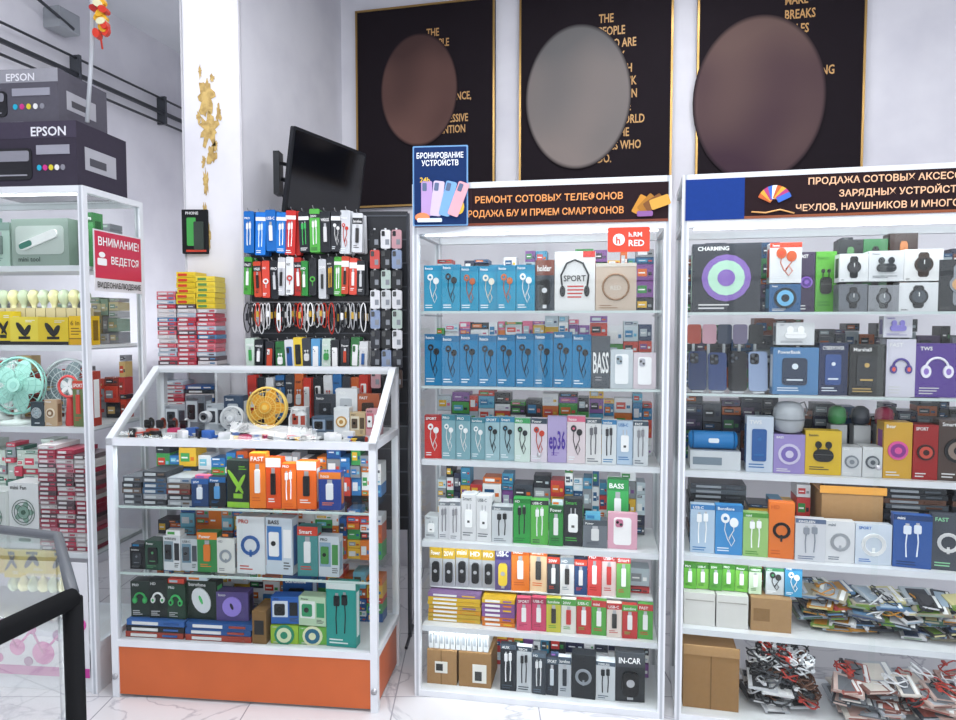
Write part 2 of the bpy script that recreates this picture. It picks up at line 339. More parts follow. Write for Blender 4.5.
B=MB('shelf_riser',TM); B.box(.04,.99,.345,.365,zM[4]+.002,zM[4]+.133,'dfe1e4'); B.box(.04,.99,.128,.345,zM[4]+.1305,zM[4]+.1345,'e4e7ea'); B.done()
zb=FL+.027
B=MB('cardboard_box',TM); B.box(.04,.17,.06,.24,zb,zb+.15,'k_a5815a'); B.box(.075,.13,.0585,.062,zb+.05,zb+.1,'e6e4de'); B.box(.08,.11,.0575,.062,zb+.06,zb+.09,'333333'); B.box(.1,.106,.059,.0601,zb,zb+.15,'k_8c6c48'); B.done()
B=MB('cardboard_box',TM); B.box(.18,.32,.06,.24,zb,zb+.15,'k_9c7850'); B.box(.24,.3,.0585,.062,zb+.02,zb+.1,'e6e4de'); B.box(.25,.28,.0575,.062,zb+.03,zb+.07,'333333'); B.done()
B=MB('white_phone_boxes',TM)
for i in range(11): B.box(.045+i*.024,.066+i*.024,.07,.22,zb+.152,zb+.235,'dde0e3'); B.box(.049+i*.024,.06+i*.024,.0685,.075,zb+.175,zb+.215,'a4aab2')
B.done()
I=[('aux_cable_package',.07,.215,.03,'20252c','cable','e8e8ea','3e4a58','AUX'),('aux_cable_package',.065,.2,.03,'c2c6ca','cable','2a2a2e','2c3844','TECH'),('aux_cable_package',.06,.19,.03,'3a4048','cable','e8e8ea','5a6a7a'),('usb_drive_package',.05,.17,.03,'2a2f38','usb','c9d2da','485664'),
   ('usb_drive_package',.055,.17,.03,'bcc0c6','usb','2a2f38','485664'),('car_holder_box',.1,.19,.06,'1f2328','coil','9aa0a8','14171a'),('car_holder_box',.08,.17,.05,'c8ccd0','cable','22262c','4a5a6a'),('car_holder_box',.12,.21,.06,'2a2d31','blister','0f1114','3c4046','IN-CAR')]
row(TM,.36,.05,zb,I,top=.5)
for z,h0,h1 in ((zM[0],.2,.29),(zM[1],.24,.3),(zM[2],.22,.3),(zM[3],.2,.29),(zM[4]+.135,.1,.17),(zb,.16,.23)):
    pal=BR if z in (zM[1],zM[2]) else PAL
    fill('boxed_accessories',TM,.04,.99,.26 if z!=zM[4]+.135 else .2,.1,z+.001,h0,h1,pal)
# ================= RIGHT cabinet contents
zR=[1.575,1.258,.95,.612,.315]
I=[('wireless_speaker_box',.255,.275,.1,'33363f','disc','8a6ab8','b8e0c8','CHARMING'),('gap',.03),
   ('bluetooth_speaker_box',.115,.11,.08,'2e5c8a','disc','16232f','6fb6e0'),('gap',.13),
   ('smartwatch_box',.1,.105,.07,'6c7078','watch','2a2a2e','555a60'),('smartwatch_box',.105,.105,.07,'8a8c92','watch','3a3a3e','777a80'),('smartwatch_box',.13,.11,.07,'d8dadd','watch','2a2a2e','4a5058'),
   ('smartwatch_box',.13,.2,.07,'2a2c31','watch','8a8f96','d0a070'),('smartwatch_box',.12,.2,.07,'3a2c31','watch','8a8f96','d0a070')]
row(TR,.045,.05,zR[0],I)
row(TR,.33,.055,zR[0]+.1115,[('wired_earphone_box',.115,.155,.07,'e2e4e6','ear','d45a2a','d9432c')])
row(TR,.45,.14,zR[0],[('bluetooth_speaker_box',.065,.25,.07,'3a2c4a','disc','8a5fc0','52308a'),('green_earbud_box',.075,.24,.07,'59a838','buds','222222','39841f')])
row(TR,.575,.052,zR[0]+.113,[('smartwatch_box',.1,.11,.07,'dfe1e3','watch','1c1c20','3a3a40'),('earbud_case_box',.12,.115,.07,'dcdee1','buds','2f3238','5a5f68'),('smartwatch_box',.13,.12,.07,'e2e2e2','watch','3a2a22','16161a')])
row(TR,.6,.17,zR[0],[('smartwatch_box',.09,.3,.07,'23262b','watch','5a8a5a','2f8f4a'),('smartwatch_box',.09,.3,.07,'3a7a4a','watch','222222','111111'),('smartwatch_box',.1,.31,.07,'3b2a26','watch','c07a4a','884422')])
def phone(name,T,x,y,z,w,h,c,cam='g_15171c'):
    B=MB(name,T); B.M=Matrix.Translation((x,y,z))@Matrix.Rotation(math.radians(-10),4,'X')
    B.rr(0,.008,w,h,.012,0,.009,c); B.rr(.006,.012+h*.62,w*.55,h-.008,.009,-.002,0,cam)
    for a,b_ in ((.2,.9),(.2,.76),(.42,.83)): B.lathe([(.0075,0),(.0075,.003),(.005,.0035)],(a*w+.002,-.002,b_*h),(0,-1,0),'m_4a4e55',12)
    B.M=Matrix.Translation((x,y,z)); B.box(w*.25,w*.3,.009,.05,.0,.03,'m_b8b8bc'); B.box(w*.7,w*.75,.009,.05,0,.03,'m_b8b8bc'); B.box(w*.2,w*.8,-.012,.05,0.001,.006,'d5dade')
    B.done()
for i,(c,h) in enumerate((('g_24355c',.165),('g_304474',.16),('g_17191e',.165),('g_8fa0c0',.165))):
    phone('smartphone',TR,.04+i*.076,.09,zR[1],.07,h,c)
for i,c in enumerate(['c8503c','e7b0c0','3a4660','8a7fa0','20242c']):
    B=MB('phone_case',TR); x=.04+i*.06; B.rr(x,zR[1]+.19,x+.055,zR[1]+.27,.01,.2,.21,c); B.box(x+.02,x+.03,.2,.22,zR[1],zR[1]+.19,'c9ced2'); B.done()
I=[('power_bank_box',.165,.19,.06,'4a7cac','bank','20304a','dfe8f0','PowerBank'),('router_box',.105,.2,.06,'16244c','bank','2f4c8a','dfe8f0','CYBERPOWER'),
   ('portable_speaker_box',.125,.21,.07,'121316','bank','26282d','caa860','Marshall'),('headphone_box',.1,.22,.07,'d2d0dc','head','4a3a8a','e25a50'),
   ('tws_earphone_box',.145,.21,.06,'502f8c','head','eceaf4','8a6ac0','TWS'),('earphone_box',.12,.24,.06,'dad8de','ear','5a3a9a','6a4aaa','45h'),('earphone_box',.12,.24,.06,'c05a9a','ear','f0f0f0','8a3a7a'),('headphone_box',.1,.2,.06,'333944','head','dddddd','8a8a8a')]
row(TR,.35,.06,zR[1],I)
row(TR,.36,.065,zR[1]+.191,[('earbud_case_box',.14,.09,.05,'d6d8da','buds','fafafa','7a8088')])
row(TR,.735,.07,zR[1]+.221,[('headphone_box',.1,.085,.05,'d2d0da','buds','8a7fd0','5a4aa0')])
B=MB('cylinder_speaker',TR); z=zR[2]+.075+.001
B.box(.05,.24,.07,.2,zR[2],z-.001,'d0d4d8'); B.box(.06,.17,.0685,.072,zR[2]+.02,zR[2]+.05,'7a8894')
B.lathe([(.02,0),(.034,.006),(.036,.015),(.036,.17),(.034,.182),(.02,.188)],(.045,.12,z+.037),(1,0,0),'2378b8',24)
for xx in (.058,.215): B.lathe([(.0372,0),(.0372,.006)],(xx,.12,z+.037),(1,0,0),'1a5f96',24)
B.rr(.12,z+.03,.16,z+.048,.006,.0825,.09,'e8eef4'); B.done()
I=[('tws_box',.1,.23,.06,'c6d0de','bank','2a5a9a','2a6aa8','TWS'),('round_speaker_box',.115,.155,.08,'9a8ac4','disc','cfc8e0','7a68b0'),('yellow_speaker_box',.13,.18,.06,'d9b42c','buds','17191c','333333','boom'),
   ('small_speaker_box',.07,.12,.08,'ced0d3','disc','7a8088','b5b8bc'),('small_speaker_box',.07,.125,.08,'d4d6d8','disc','5a6068','b5b8bc'),('toy_speaker_box',.1,.22,.07,'d0a23a','disc','d8589a','8a3a8a','Bear'),
   ('red_speaker_box',.085,.22,.07,'9a2424','disc','3a2020','c85040'),('karaoke_speaker_box',.13,.23,.08,'4a3a34','disc','16161a','8a7a70'),('karaoke_speaker_box',.13,.23,.08,'2a2a34','disc','16161a','8a7a70')]
row(TR,.26,.06,zR[2],I)
B=MB('portable_speaker',TR); z=zR[2]+.156
B.lathe([(.03,0),(.05,.008),(.056,.03),(.058,.06),(.054,.095),(.04,.115),(.02,.12)],(.42,.11,z),(0,0,1),'aeb2b8',24)
B.lathe([(.0588,.05),(.0588,.056)],(.42,.11,z),(0,0,1),'7a7e84',24); B.tube([(.45,.11,z+.11),(.475,.105,z+.12),(.485,.1,z+.09),(.475,.1,z+.07)],.003,'55585e'); B.done()
for i,(c,d_) in enumerate((('4a9a5a','2f6a3a'),('3a3f4a','22262c'),('b23a5a','7a2238'))):
    B=MB('mini_speaker',TR); x=.62+i*.085; z=zR[2]+.0
    B.box(x-.03,x+.03,.18,.24,z,z+.18,'c0c2c5'); B.lathe([(.015,0),(.03,.005),(.034,.03),(.03,.06),(.018,.07)],(x,.21,z+.181),(0,0,1),c,18); B.lathe([(.016,.068),(.014,.073)],(x,.21,z+.181),(0,0,1),d_,18); B.done()
I=[('usb_cable_box',.095,.21,.04,'b4c8dc','cable','f8f8f8','3a7ab4'),('usb_cable_box',.105,.2,.04,'3f8cc8','ear','f4f4f4','2f74b0','Borofone'),('usb_cable_box',.095,.185,.04,'98c074','cable','f6f6f6','4f8f3a'),
   ('magnetic_cable_box',.095,.225,.04,'e0742a','coil','17191c','c65a18'),('charging_cable_box',.11,.17,.04,'ced0d6','cable','8a909a','5a6a88','KINGLEEN'),('charging_cable_box',.105,.165,.04,'dadbde','coil','a8acb2','5a6674'),
   ('charging_cable_box',.13,.155,.04,'cdd6e2','coil','f8f8f8','2b6ab8'),('charging_cable_box',.13,.21,.04,'2f569a','cable','dfe6f0','1f3a6a'),('fast_charge_cable_box',.11,.21,.04,'454a53','coil','e0e0e0','8fd0a0','FAST'),('fast_charge_cable_box',.12,.21,.04,'3a3f48','coil','e0e0e0','8fd0a0','FAST')]
row(TR,.055,.06,zR[3],I,top=.5)
for x0,x1,n,z in ((.06,.28,12,zR[3]),(.8,1.02,13,zR[3]),(1.04,1.3,13,zR[3])):
    stackflat('laptop_battery_boxes',TR,x0,x1,.2,.17,z,n,.021,['23262b','3a3e46','4a5058','5a3f34'],'8a8f96')
B=MB('orange_tray',TR); B.box(.56,.78,.16,.36,zR[3],zR[3]+.255,'k_a5815a'); B.box(.55,.79,.155,.37,zR[3]+.256,zR[3]+.262,'c98a3a'); B.box(.55,.79,.15,.155,zR[3]+.25,zR[3]+.28,'d0923e'); B.box(.58,.76,.17,.35,zR[3]+.2625,zR[3]+.27,'3a2a1e'); B.done()
row(TR,.035,.1,zR[4]+.135,[('green_accessory_box',.05,.11,.03,c,'usb','eef2ee','3a7a28') for c in ['62ae3c','77bb4a','4f9a34','62ae3c','77bb4a','c9e0c0']])
row(TR,.35,.1,zR[4]+.135,[('earphone_box',.07,.11,.05,'c4cace','ear','333333','3a8a5a'),('earphone_box',.065,.12,.05,'3f8fb8','ear','f0f0f0','2f74a0')])
B=MB('white_card_tray',TR); 
for x0,x1 in ((.035,.155),(.16,.28)): B.box(x0,x1,.07,.24,zR[4],zR[4]+.132,'d8d6d2'); B.box(x0+.006,x1-.006,.0685,.072,zR[4]+.1,zR[4]+.104,'a8a49e')
B.done()
B=MB('cardboard_box',TR); B.box(.29,.44,.07,.26,zR[4],zR[4]+.132,'k_a88660'); B.box(.3,.36,.069,.071,zR[4]+.04,zR[4]+.09,'k_8c6c48'); B.done()
def clutter(name,T,x0,x1,y0,y1,z,nb,bcols,nc,ccols,hh,layers=6,r=.0028):
    B=MB(name,T)
    for i in range(nb):
        w=R.uniform(.06,.13); x=R.uniform(x0,x1-w); zz=z+(i%layers)*.018+.012; yy=R.uniform(y0+.01,y1-.12)
        B.M=Matrix.Translation((x+w/2,yy+.06,zz))@Matrix.Rotation(R.uniform(-.4,.4),4,'Z')@Matrix.Rotation(R.uniform(0,.28),4,'X')@Matrix.Rotation(R.uniform(-.12,.12),4,'Y')
        c=R.choice(bcols); B.rr(-w/2,0,w/2,.011,.003,-.055,.055,c); B.box(-w*.35,w*.2,-.05,.04,.0105,.0125,R.choice(bcols)); B.box(w*.28,w*.42,-.05,.05,.0105,.0125,'e8e8e8'); B.box(-w*.4,w*.3,-.0565,-.055,.002,.008,R.choice(bcols))
        B.M=Matrix()
    for i in range(nc):
        cx,cy=R.uniform(x0+.06,x1-.06),R.uniform(y0+.05,y1-.05); c=R.choice(ccols); rx=R.uniform(.02,.05); ry=R.uniform(.02,.04); zz=z+R.uniform(.2,1)*hh
        tl=R.uniform(-.6,.6); ph=R.uniform(0,6)
        B.tube([(cx+rx*math.cos(q*.45+ph)*(1+.1*math.sin(q)),cy+ry*math.sin(q*.45+ph),max(z+r,zz+.012*math.sin(q*.7+i)+tl*rx*math.cos(q*.45+ph))) for q in range(26)],r,c,5)
        a=(cx+rx*math.cos(ph),cy+ry*math.sin(ph)); B.rr(a[0]-.007,zz,a[0]+.007,zz+.01,.003,a[1]-.014,a[1]+.014,c)
    return B.done()
SP=['8a9a8a','a8b0b8','5a7a9a','6a6e74','9a9280','3a5a4a','98a8b8','3a4a6a','b04a4a','c8c090','6a8a3a','c8c8cc','2a2c30','b07a2a','3a3e46']
clutter('phone_spare_parts_and_cables',TR,.47,1.36,.07,.3,zR[4],140,SP,60,['3a3c40','c8c8cc','8a2c2c','2c3c5a','222428','b07a2a'],.16,8)
B=MB('cardboard_box',TR); B.box(.035,.25,.06,.32,zb,zb+.22,'k_9a764e'); B.box(.035,.25,.056,.06,zb+.22,zb+.26,'k_ab875e'); B.box(.14,.145,.059,.061,zb,zb+.22,'k_7a5c3a'); B.done()
clutter('cable_tangle',TR,.27,.58,.06,.34,zb,14,['c8cacf','3a3c40','e2e2e4'],150,['2a2c30','d8d8dc','c8cacf','b23a30','44474c','e2e2e4','5a3a2a','222428'],.22,6,.0038)
clutter('phone_spare_parts_and_cables',TR,.6,1.36,.06,.34,zb,110,['b9988f','c8b0a8','a05a50','d0c8c0','6a6e74','a8acb4','7a5048','3a3e46'],36,['2a2c30','b23a30','d8d8dc'],.18,8)
for z,h0,h1 in ((zR[0],.22,.31),(zR[1],.2,.3),(zR[2],.2,.3),(zR[3],.16,.28)):
    if z==zR[3]: fill('boxed_accessories',TR,.3,.54,.24,.12,z+.001,h0,h1)
    else: fill('boxed_accessories',TR,.04,1.36,.29,.1,z+.001,h0,h1,['2a2c34','3a3e46','6d7076','444a54','262b45','98a4ac','5a4a6a','2a2c34','7a4a3c','1d4e79','3a7a4a','b8602c','1c1e22'])
fill('boxed_accessories',TR,.04,.44,.29,.1,zR[4]+.001,.2,.27) 
# ================= COUNTER
B=MB('display_counter',TC); W=1.15; D=.42; p=.03; ZF=1.055; ZB=1.335; YB=.36
for x in (0,W-p):
    B.box(x,x+p,0,p,FL,ZF,WH); B.box(x,x+p,D-p,D,FL,ZB,WH)
    B.add([(x,0,ZF-p),(x+p,0,ZF-p),(x+p,0,ZF),(x,0,ZF),(x,YB,ZB-p),(x+p,YB,ZB-p),(x+p,YB,ZB),(x,YB,ZB)],[(0,1,2,3),(4,5,6,7),(0,1,5,4),(3,2,6,7),(0,3,7,4),(1,2,6,5)],WH)
    B.box(x,x+p,YB,D,ZB-p,ZB,WH); B.box(x,x+p,p,D-p,ZF-p,ZF,WH); B.box(x,x+p,p,D-p,.17,.195,WH)
    B.lathe([(.012,0),(.012,.006)],(x+p/2,-.001,.04),(0,-1,0),'m_b8b8bc',10)
for y0,y1,z0,z1 in ((0,p,ZF-p,ZF),(YB-.01,YB+.02,ZB-p,ZB),(D-p,D,ZB-p,ZB),(D-p,D,ZF-p,ZF),(0,p,.17,.198),(D-p,D,.17,.198)): B.box(p,W-p,y0,y1,z0,z1,WH)
B.box(.012,W-.012,.006,D-.01,FL+.012,.17,'c86436'); B.box(.02,W-.02,.02,D-.02,FL,FL+.012,'8a8a8a')
B.box(p,W-p,p,D-p,.18,.192,'e0e2e4')
B.box(p,W-p,.032,D-p,ZF-.022,ZF-.012,'cdd2d6')
B.box(p+.02,W-p-.02,.04,.05,ZF-.027,ZF-.0222,'lamp'); fill_strip(TC,p+.02,W-p-.02,.045,ZF-.03,2.2)  # added glowing strip and fill light to brighten the counter interior
for z in (.48,.765):
    B.quad((p,.03,z-.002),(W-p,.03,z-.002),(W-p,D-p,z-.002),(p,D-p,z-.002),'glass'); B.box(p,W-p,.028,.034,z-.01,z-.001,'c6d6d2')
g='glass'
B.quad((p,.012,.198),(W/2+.01,.012,.198),(W/2+.01,.012,ZF-p),(p,.012,ZF-p),g); B.quad((W/2-.01,.02,.198),(W-p,.02,.198),(W-p,.02,ZF-p),(W/2-.01,.02,ZF-p),g)
B.quad((p,.012,ZF-.005),(W-p,.012,ZF-.005),(W-p,YB,ZB-.006),(p,YB,ZB-.006),g); B.quad((p,YB,ZB-.004),(W-p,YB,ZB-.004),(W-p,D-p,ZB-.004),(p,D-p,ZB-.004),g)
for x in (.012,W-.012): B.add([(x,p,.198),(x,D-p,.198),(x,D-p,ZB-p),(x,YB,ZB-p),(x,p,ZF-.005)],[(0,1,2,3,4)],g)
B.done()
DK=ZF-.011
def fan(name,T,x,y,z,r,cage,blade,base,tilt=8):
    B=MB(name,T); B.lathe([(r*.55,0),(r*.6,.006),(r*.5,.014),(r*.12,.02),(r*.1,r*.5)],(x,y,z),(0,0,1),base,20)
    cz=z+r*1.35; ax=Matrix.Translation((x,y,cz))@Matrix.Rotation(math.radians(-tilt),4,'X'); B.M=ax
    ring=lambda q,rad,yy:(rad*math.cos(q),yy,rad*math.sin(q))
    for rad,yy,t in ((r,0,.006),(r,.02,.004),(r*.8,-.012,.002),(r*.55,-.016,.002),(r*.3,-.018,.002)): B.tube([ring(i*math.pi/12,rad,yy) for i in range(24)],t,cage,5,True)
    for k in range(24):
        q=k*math.pi/12; B.tube([ring(q,r*.22,-.018),ring(q,r*.6,-.015),ring(q,r*.99,-.002)],.0012,cage,4)
    for k in range(5):
        q=k*2*math.pi/5; B.ell(.53*r*math.cos(q),.53*r*math.sin(q),.42*r,.3*r,.004,.008,blade,14,q)
    B.ell(0,0,r*.24,r*.24,-.02,.02,blade,18); B.ell(0,0,r*.13,r*.13,-.022,-.02,cage,14); B.lathe([(r*.4,0),(r*.35,.02),(r*.2,.035)],(0,.02,0),(0,1,0),cage,18)
    B.M=Matrix(); B.tube([(x,y+.03,z+.01),(x,y+.04,z+r*.7),(x,y+.035,cz)],.006,base,8)
    return B.done()
fan('desk_fan',TC,.6,.23,DK,.088,'f0cc6c','f0b03c','e8e4dc')
fan('desk_fan',TC,.43,.25,DK,.05,'dfe1e4','f4f4f4','dfe1e4')
B=MB('webcam',TC); B.lathe([(.03,0),(.028,.01),(.01,.015),(.008,.06)],(.34,.2,DK),(0,0,1),'b9bdc3',16); B.lathe([(.02,0),(.026,.008),(.026,.03),(.018,.04)],(.34,.17,DK+.08),(0,1,0),'d8dade',16); B.lathe([(.012,0),(.012,.004)],(.34,.168,DK+.08),(0,1,0),'g_15171c',14); B.done()
B=MB('smartwatch_display',TC)
for i in range(4):
    x=.1+i*.055; B.box(x-.02,x+.02,.15,.18,DK,DK+.03,'e6e8ea'); B.tube([(x,.165+.018*math.cos(q),DK+.05+.022*math.sin(q)) for q in [j*math.pi/8 for j in range(16)]],.006,R.choice(['222428','8a3a2a','d8d8dc']),5,True)
    B.rr(x-.015,DK+.035,x+.015,DK+.07,.006,.138,.147,'g_1a1c20')
B.done()
B=MB('wireless_charger_pad',TC); B.lathe([(.05,0),(.055,.004),(.055,.008),(.05,.012)],(.5,.16,DK),(0,0,1),'2f5fae',20); B.done()
B=MB('usb_lamp',TC); B.lathe([(.03,0),(.03,.008),(.008,.012)],(.72,.19,DK),(0,0,1),'e8e8ea',16); B.tube([(.72,.19,DK+.01),(.72,.19,DK+.08),(.74,.18,DK+.12),(.78,.17,DK+.115)],.005,'e8e8ea',6); B.lathe([(.01,0),(.025,.02),(.025,.024)],(.78,.17,DK+.12),(0,0,-1),'e8e8ea',16); B.done()
row(TC,.08,.3,DK,[('small_gadget_box',.1,.12,.06,'9a9ea6','photo','333740','c9ced4'),('small_gadget_box',.1,.16,.06,'6a6f78','photo','222428','b9bec4'),('small_gadget_box',.09,.13,.06,'b0b6bd','photo','333740','dfe3e6'),('small_gadget_box',.09,.17,.06,'3a4a60','bank','b0b6bd','dfe3e6'),('gap',.22),('small_gadget_box',.07,.12,.06,'e0e2e5','photo','b04a3a','dfe3e6')])
row(TC,.8,.24,DK,[('gadget_box',.1,.085,.06,'4a5a6c','photo','222428','8a9ab0'),('gadget_box',.07,.13,.06,'e0e2e5','disc','b88a4a','f0e0c0'),('gadget_box',.07,.1,.06,'c9b08a','photo','5a4a3a','e6dcc8'),('gadget_box',.06,.12,.06,'d8a0a8','photo','fafafa','c86a78')])
row(TC,.78,.335,DK,[('gadget_box',.1,.17,.04,'3a3e46','bank','22262c','8a8f96'),('gadget_box',.1,.2,.04,'dfe1e4','bank','b8bcc2','8a8f96'),('gadget_box',.1,.18,.04,'a85a3a','bank','3a2a22','e0b080')])
B=MB('phone_grips_and_gadgets',TC)
for i in range(80):
    x=R.uniform(.06,1.08); y=R.uniform(.045,.11); c=R.choice(['1c1e22','d8dade','c83a6a','3a6ab8','222428','e6b83c','a8acb2','c84a3a','e8e8ea','f0f0f2']); 
    if i%2: B.lathe([(.014,0),(.016,.004),(.01,.008),(.007,.014),(.013,.018),(.013,.022)],(x,y,DK),(0,0,1),c,12)
    else: B.M=Matrix.Translation((x,y,DK))@Matrix.Rotation(R.uniform(-1,1),4,'Z'); B.rr(-.025,.001,.025,R.uniform(.012,.045),.006,-.012,.012,c); B.box(-.015,.01,-.0128,-.012,.004,.01,'e8e8ea'); B.M=Matrix()
for i in range(24):
    cx,cy=R.uniform(.12,1.0),R.uniform(.07,.1); c=R.choice(['e6e6e8','222428','d8d8dc']); rx=R.uniform(.02,.05)
    B.tube([(cx+rx*math.cos(q*.5),cy+.03*math.sin(q*.5),DK+.003+.01*abs(math.sin(q*.3+i))) for q in range(20)],.002,c,5)
B.done()
z=.765
for x0,x1,n in ((.035,.12,5),(.125,.23,6),(.235,.34,5)): stackflat('phone_case_boxes',TC,x0,x1,.05,.14,z,n,.024,['33363b','54585f','6a5a50','9a9ea4','3f5c7a','7a3a34'],'c0c4c8')
row(TC,.345,.05,z,[('dark_cable_box',.075,.12,.04,'24406c','usb','d9e0e8','2a5a9a'),('dark_cable_box',.075,.13,.04,'20242a','usb','5a9ad0','1f5f9a'),('gap',.005),
 ('phone_holder_box',.1,.215,.05,'26302c','tool','8fc43c','6aa82c'),('orange_usb_box',.07,.25,.05,'ea7c22','usb','f2f2f2','d0601a'),('orange_usb_box',.065,.22,.05,'e05018','usb','1a1c20','f0f0f0'),
 ('bluetooth_receiver_box',.065,.2,.05,'f07424','cable','f4f4f4','e0601e'),('bluetooth_receiver_box',.085,.2,.05,'ea6820','usb','1d2024','efefef'),('gap',.01),('blue_card_reader_box',.095,.17,.05,'26408c','usb','e6e8ea','e07a2a')],top=.5)
OB=['e0782a','c85a2a','3a7ab8','e8e8ec','4aa05a','d84a3a','e8b83a','8d9096','3a3e46','f0f0f0','2a5a9a','7ac0d8']
fill('boxed_accessories',TC,.04,1.10,.28,.1,z+.001,.14,.24,OB)
z=.48
row(TC,.05,.06,z,[('tv_tuner_box',.07,.1,.06,'17191c','bank','2c3036','6a6e74'),('tv_tuner_box',.08,.13,.06,'2a4b3c','bank','15171a','5a9a6a'),('earbud_case_box',.08,.15,.05,'dfe2e5','photo','2a2c30','8a9ca6'),('earbud_case_box',.075,.14,.05,'c5cbd0','photo','4a5058','6a8a9c'),
 ('camera_box',.09,.18,.05,'3a8a4a','usb','e0782a','e8822a'),('paper_card',.08,.15,.02,'dfe0dc','coil','98a0a8','888c92'),('gap',.005),('security_camera_box',.125,.245,.06,'dfe3e6','coil','3a6ab0','c8402c'),('security_camera_box',.12,.25,.06,'cdd8e2','photo','f4f4f4','3a76bc'),
 ('gap',.02),('card_reader_box',.09,.22,.05,'4a8a8a','usb','e8e8e8','c8402c'),('card_reader_box',.09,.18,.05,'c6cdd4','photo','4a8a4a','8aa4ba')],top=.6)
fill('boxed_accessories',TC,.04,1.10,.28,.1,z+.001,.14,.24,OB)
z=.193
for x0,x1 in ((.04,.3),(.31,.6)): stackflat('keyboard_boxes',TC,x0,x1,.04,.2,z,3,.026,['2a5a9a','b04a3a','23262b','3a6ab0'])
row(TC,.05,.06,z+.0785,[('gaming_headset_box',.085,.16,.06,'20302a','head','3aa85a','49c06a'),('gaming_headset_box',.08,.17,.06,'1a2420','head','e8e8e8','3aa85a'),('gaming_headset_box',.085,.15,.06,'23402f','head','49c06a','222222'),('computer_mouse_box',.135,.18,.06,'1c2c22','mouse','dfe3e6','49c06a'),
  ('computer_mouse_box',.14,.13,.06,'5a4c84','mouse','9a86dc','2a2438')],top=.4)
B=MB('kraft_box',TC); B.box(.605,.665,.04,.16,z,z+.14,'k_8a6a44'); B.box(.615,.655,.038,.042,z+.04,z+.1,'2a2a2c'); B.done()
row(TC,.68,.05,z,[('webcam_box',.12,.08,.08,'9cc03a','disc','2a8a6a','dfe6c0'),('webcam_box',.12,.08,.08,'6fb24a','disc','e6e8c0','2a6a8a'),('microphone_box',.13,.27,.05,'2c9890','cable','17191c','e6f0ee','MIC')])
row(TC,.68,.055,z+.081,[('speaker_box',.12,.12,.06,'2f64b4','photo','1c1e22','dfe6f0'),('speaker_box',.12,.13,.06,'bfd8b8','photo','3a9a6a','f0f4f0')])
row(TC,.69,.16,z,[('speaker_box',.13,.26,.08,'25508a','bank','1c1e22','c8d6e8')])
fill('boxed_accessories',TC,.04,1.10,.28,.1,z+.001,.2,.26,OB)
# ================= LEFT cabinet (right half visible)
z=1.775
row(TL,.1,.06,z,[('bicycle_light_box',.2,.2,.07,'8aa49a','photo','3a4a44','c8d8d0'),('bicycle_light_box',.22,.22,.07,'7a9c90','photo','dfe6e2','a8b8b0'),('electric_toothbrush_box',.1,.2,.06,'a8c0b4','usb','6a7a74','7a9088')])
B=MB('rotary_tool_box',TL); B.box(.63,.89,.055,.12,z,z+.2,'8fa096'); B.rr(.65,z+.05,.87,z+.17,.02,.052,.056,'bcc6c0'); B.M=Matrix.Translation((.76,.045,z+.11))@Matrix.Rotation(-.35,4,'Y'); B.rr(-.09,-.018,.09,.018,.016,-.004,.006,'eef0ee'); B.rr(-.09,-.012,-.03,.012,.01,-.006,.006,'3a7a6a'); B.M=Matrix(); B.text('mini tool',.66,z+.02,.0535,.02,'3a4a44'); B.done()
row(TL,.9,.1,z,[('green_box',.07,.24,.06,'4f9a5a','usb','dfe6e2','2f6a3a')])
z=1.44
B=MB('led_bulb_packs',TL)
for i in range(9):
    x=.5+i*.048; B.box(x-.022,x+.022,.13,.18,z,z+.16,'c8bc98'); B.lathe([(.01,0),(.012,.015),(.024,.035),(.026,.055),(.016,.075),(.004,.08)],(x,.155,z+.161),(0,0,1),'dcd8a8' if i%2 else 'c0ccb0',14)
B.done()
row(TL,.38,.055,z,[('yellow_power_tool_box',.15,.13,.06,'e3c230','tool','1c1e20','f0f0f0'),('yellow_power_tool_box',.075,.145,.06,'e6cc2e','tool','1c1e20','f0f0f0'),('yellow_power_tool_box',.13,.13,.06,'e8d44a','tool','1c1e20','f0f0f0'),('yellow_power_tool_box',.14,.125,.06,'dfc22c','tool','1c1e20','d8d8d8'),('yellow_tool_case',.1,.13,.06,'ecc01c','bar','d9a80c','8a6a10','6 in 1')])
z=1.09
fan('table_fan',TL,.575,.12,z,.125,'94c8bc','a8d8cc','e8f0ec'); fan('table_fan',TL,.745,.21,z+.0,.12,'d0d8da','8a9a9e','d8dcde'); fan('table_fan',TL,.42,.22,z,.12,'e0ecea','f0f6f4','e8f0ec')
row(TL,.69,.05,z,[('fan_box',.06,.11,.03,'33414a','fan','9ab0b8','c8d0d4'),('clock_box',.06,.12,.03,'c4a888','disc','e8dcc8','8a6a4a')])
B=MB('handheld_fan',TL); B.lathe([(.02,0),(.022,.01),(.016,.08),(.015,.12)],(.85,.09,z),(0,0,1),'c83a3a',16); B.M=Matrix.Translation((.85,.08,z+.17))
B.tube([(.045*math.cos(q),0,.045*math.sin(q)) for q in [i*math.pi/10 for i in range(20)]],.006,'d84a4a',6,True)
for k in range(5): B.ell(.022*math.cos(k*1.257),.022*math.sin(k*1.257),.02,.009,0,.003,'eeeeee',10,k*1.257)
B.done()
row(TL,.882,.055,z,[('pepper_mill_box',.055,.2,.06,'6a7a4a','usb','d84a3a','c8402c'),('pepper_mill_box',.033,.25,.06,'b03a2a','usb','3a2a2a','f0f0f0')])
z=.55
row(TL,.42,.055,z,[('fan_box',.14,.26,.1,'d4d8d6','fan','7a988a','4a6a5a','Fan'),('fan_box',.15,.3,.1,'dcdedf','fan','8aa89a','3a5a4a','mini Fan')])
for i in range(3): stackflat('screen_protector_boxes',TL,.72+i*.083,.8+i*.083,.05,.16,z,23-i,.02,['b8465a','b87a88','983a4c','b6afb0','982f44','8a6a70','5a4a50'],'d0ced0')
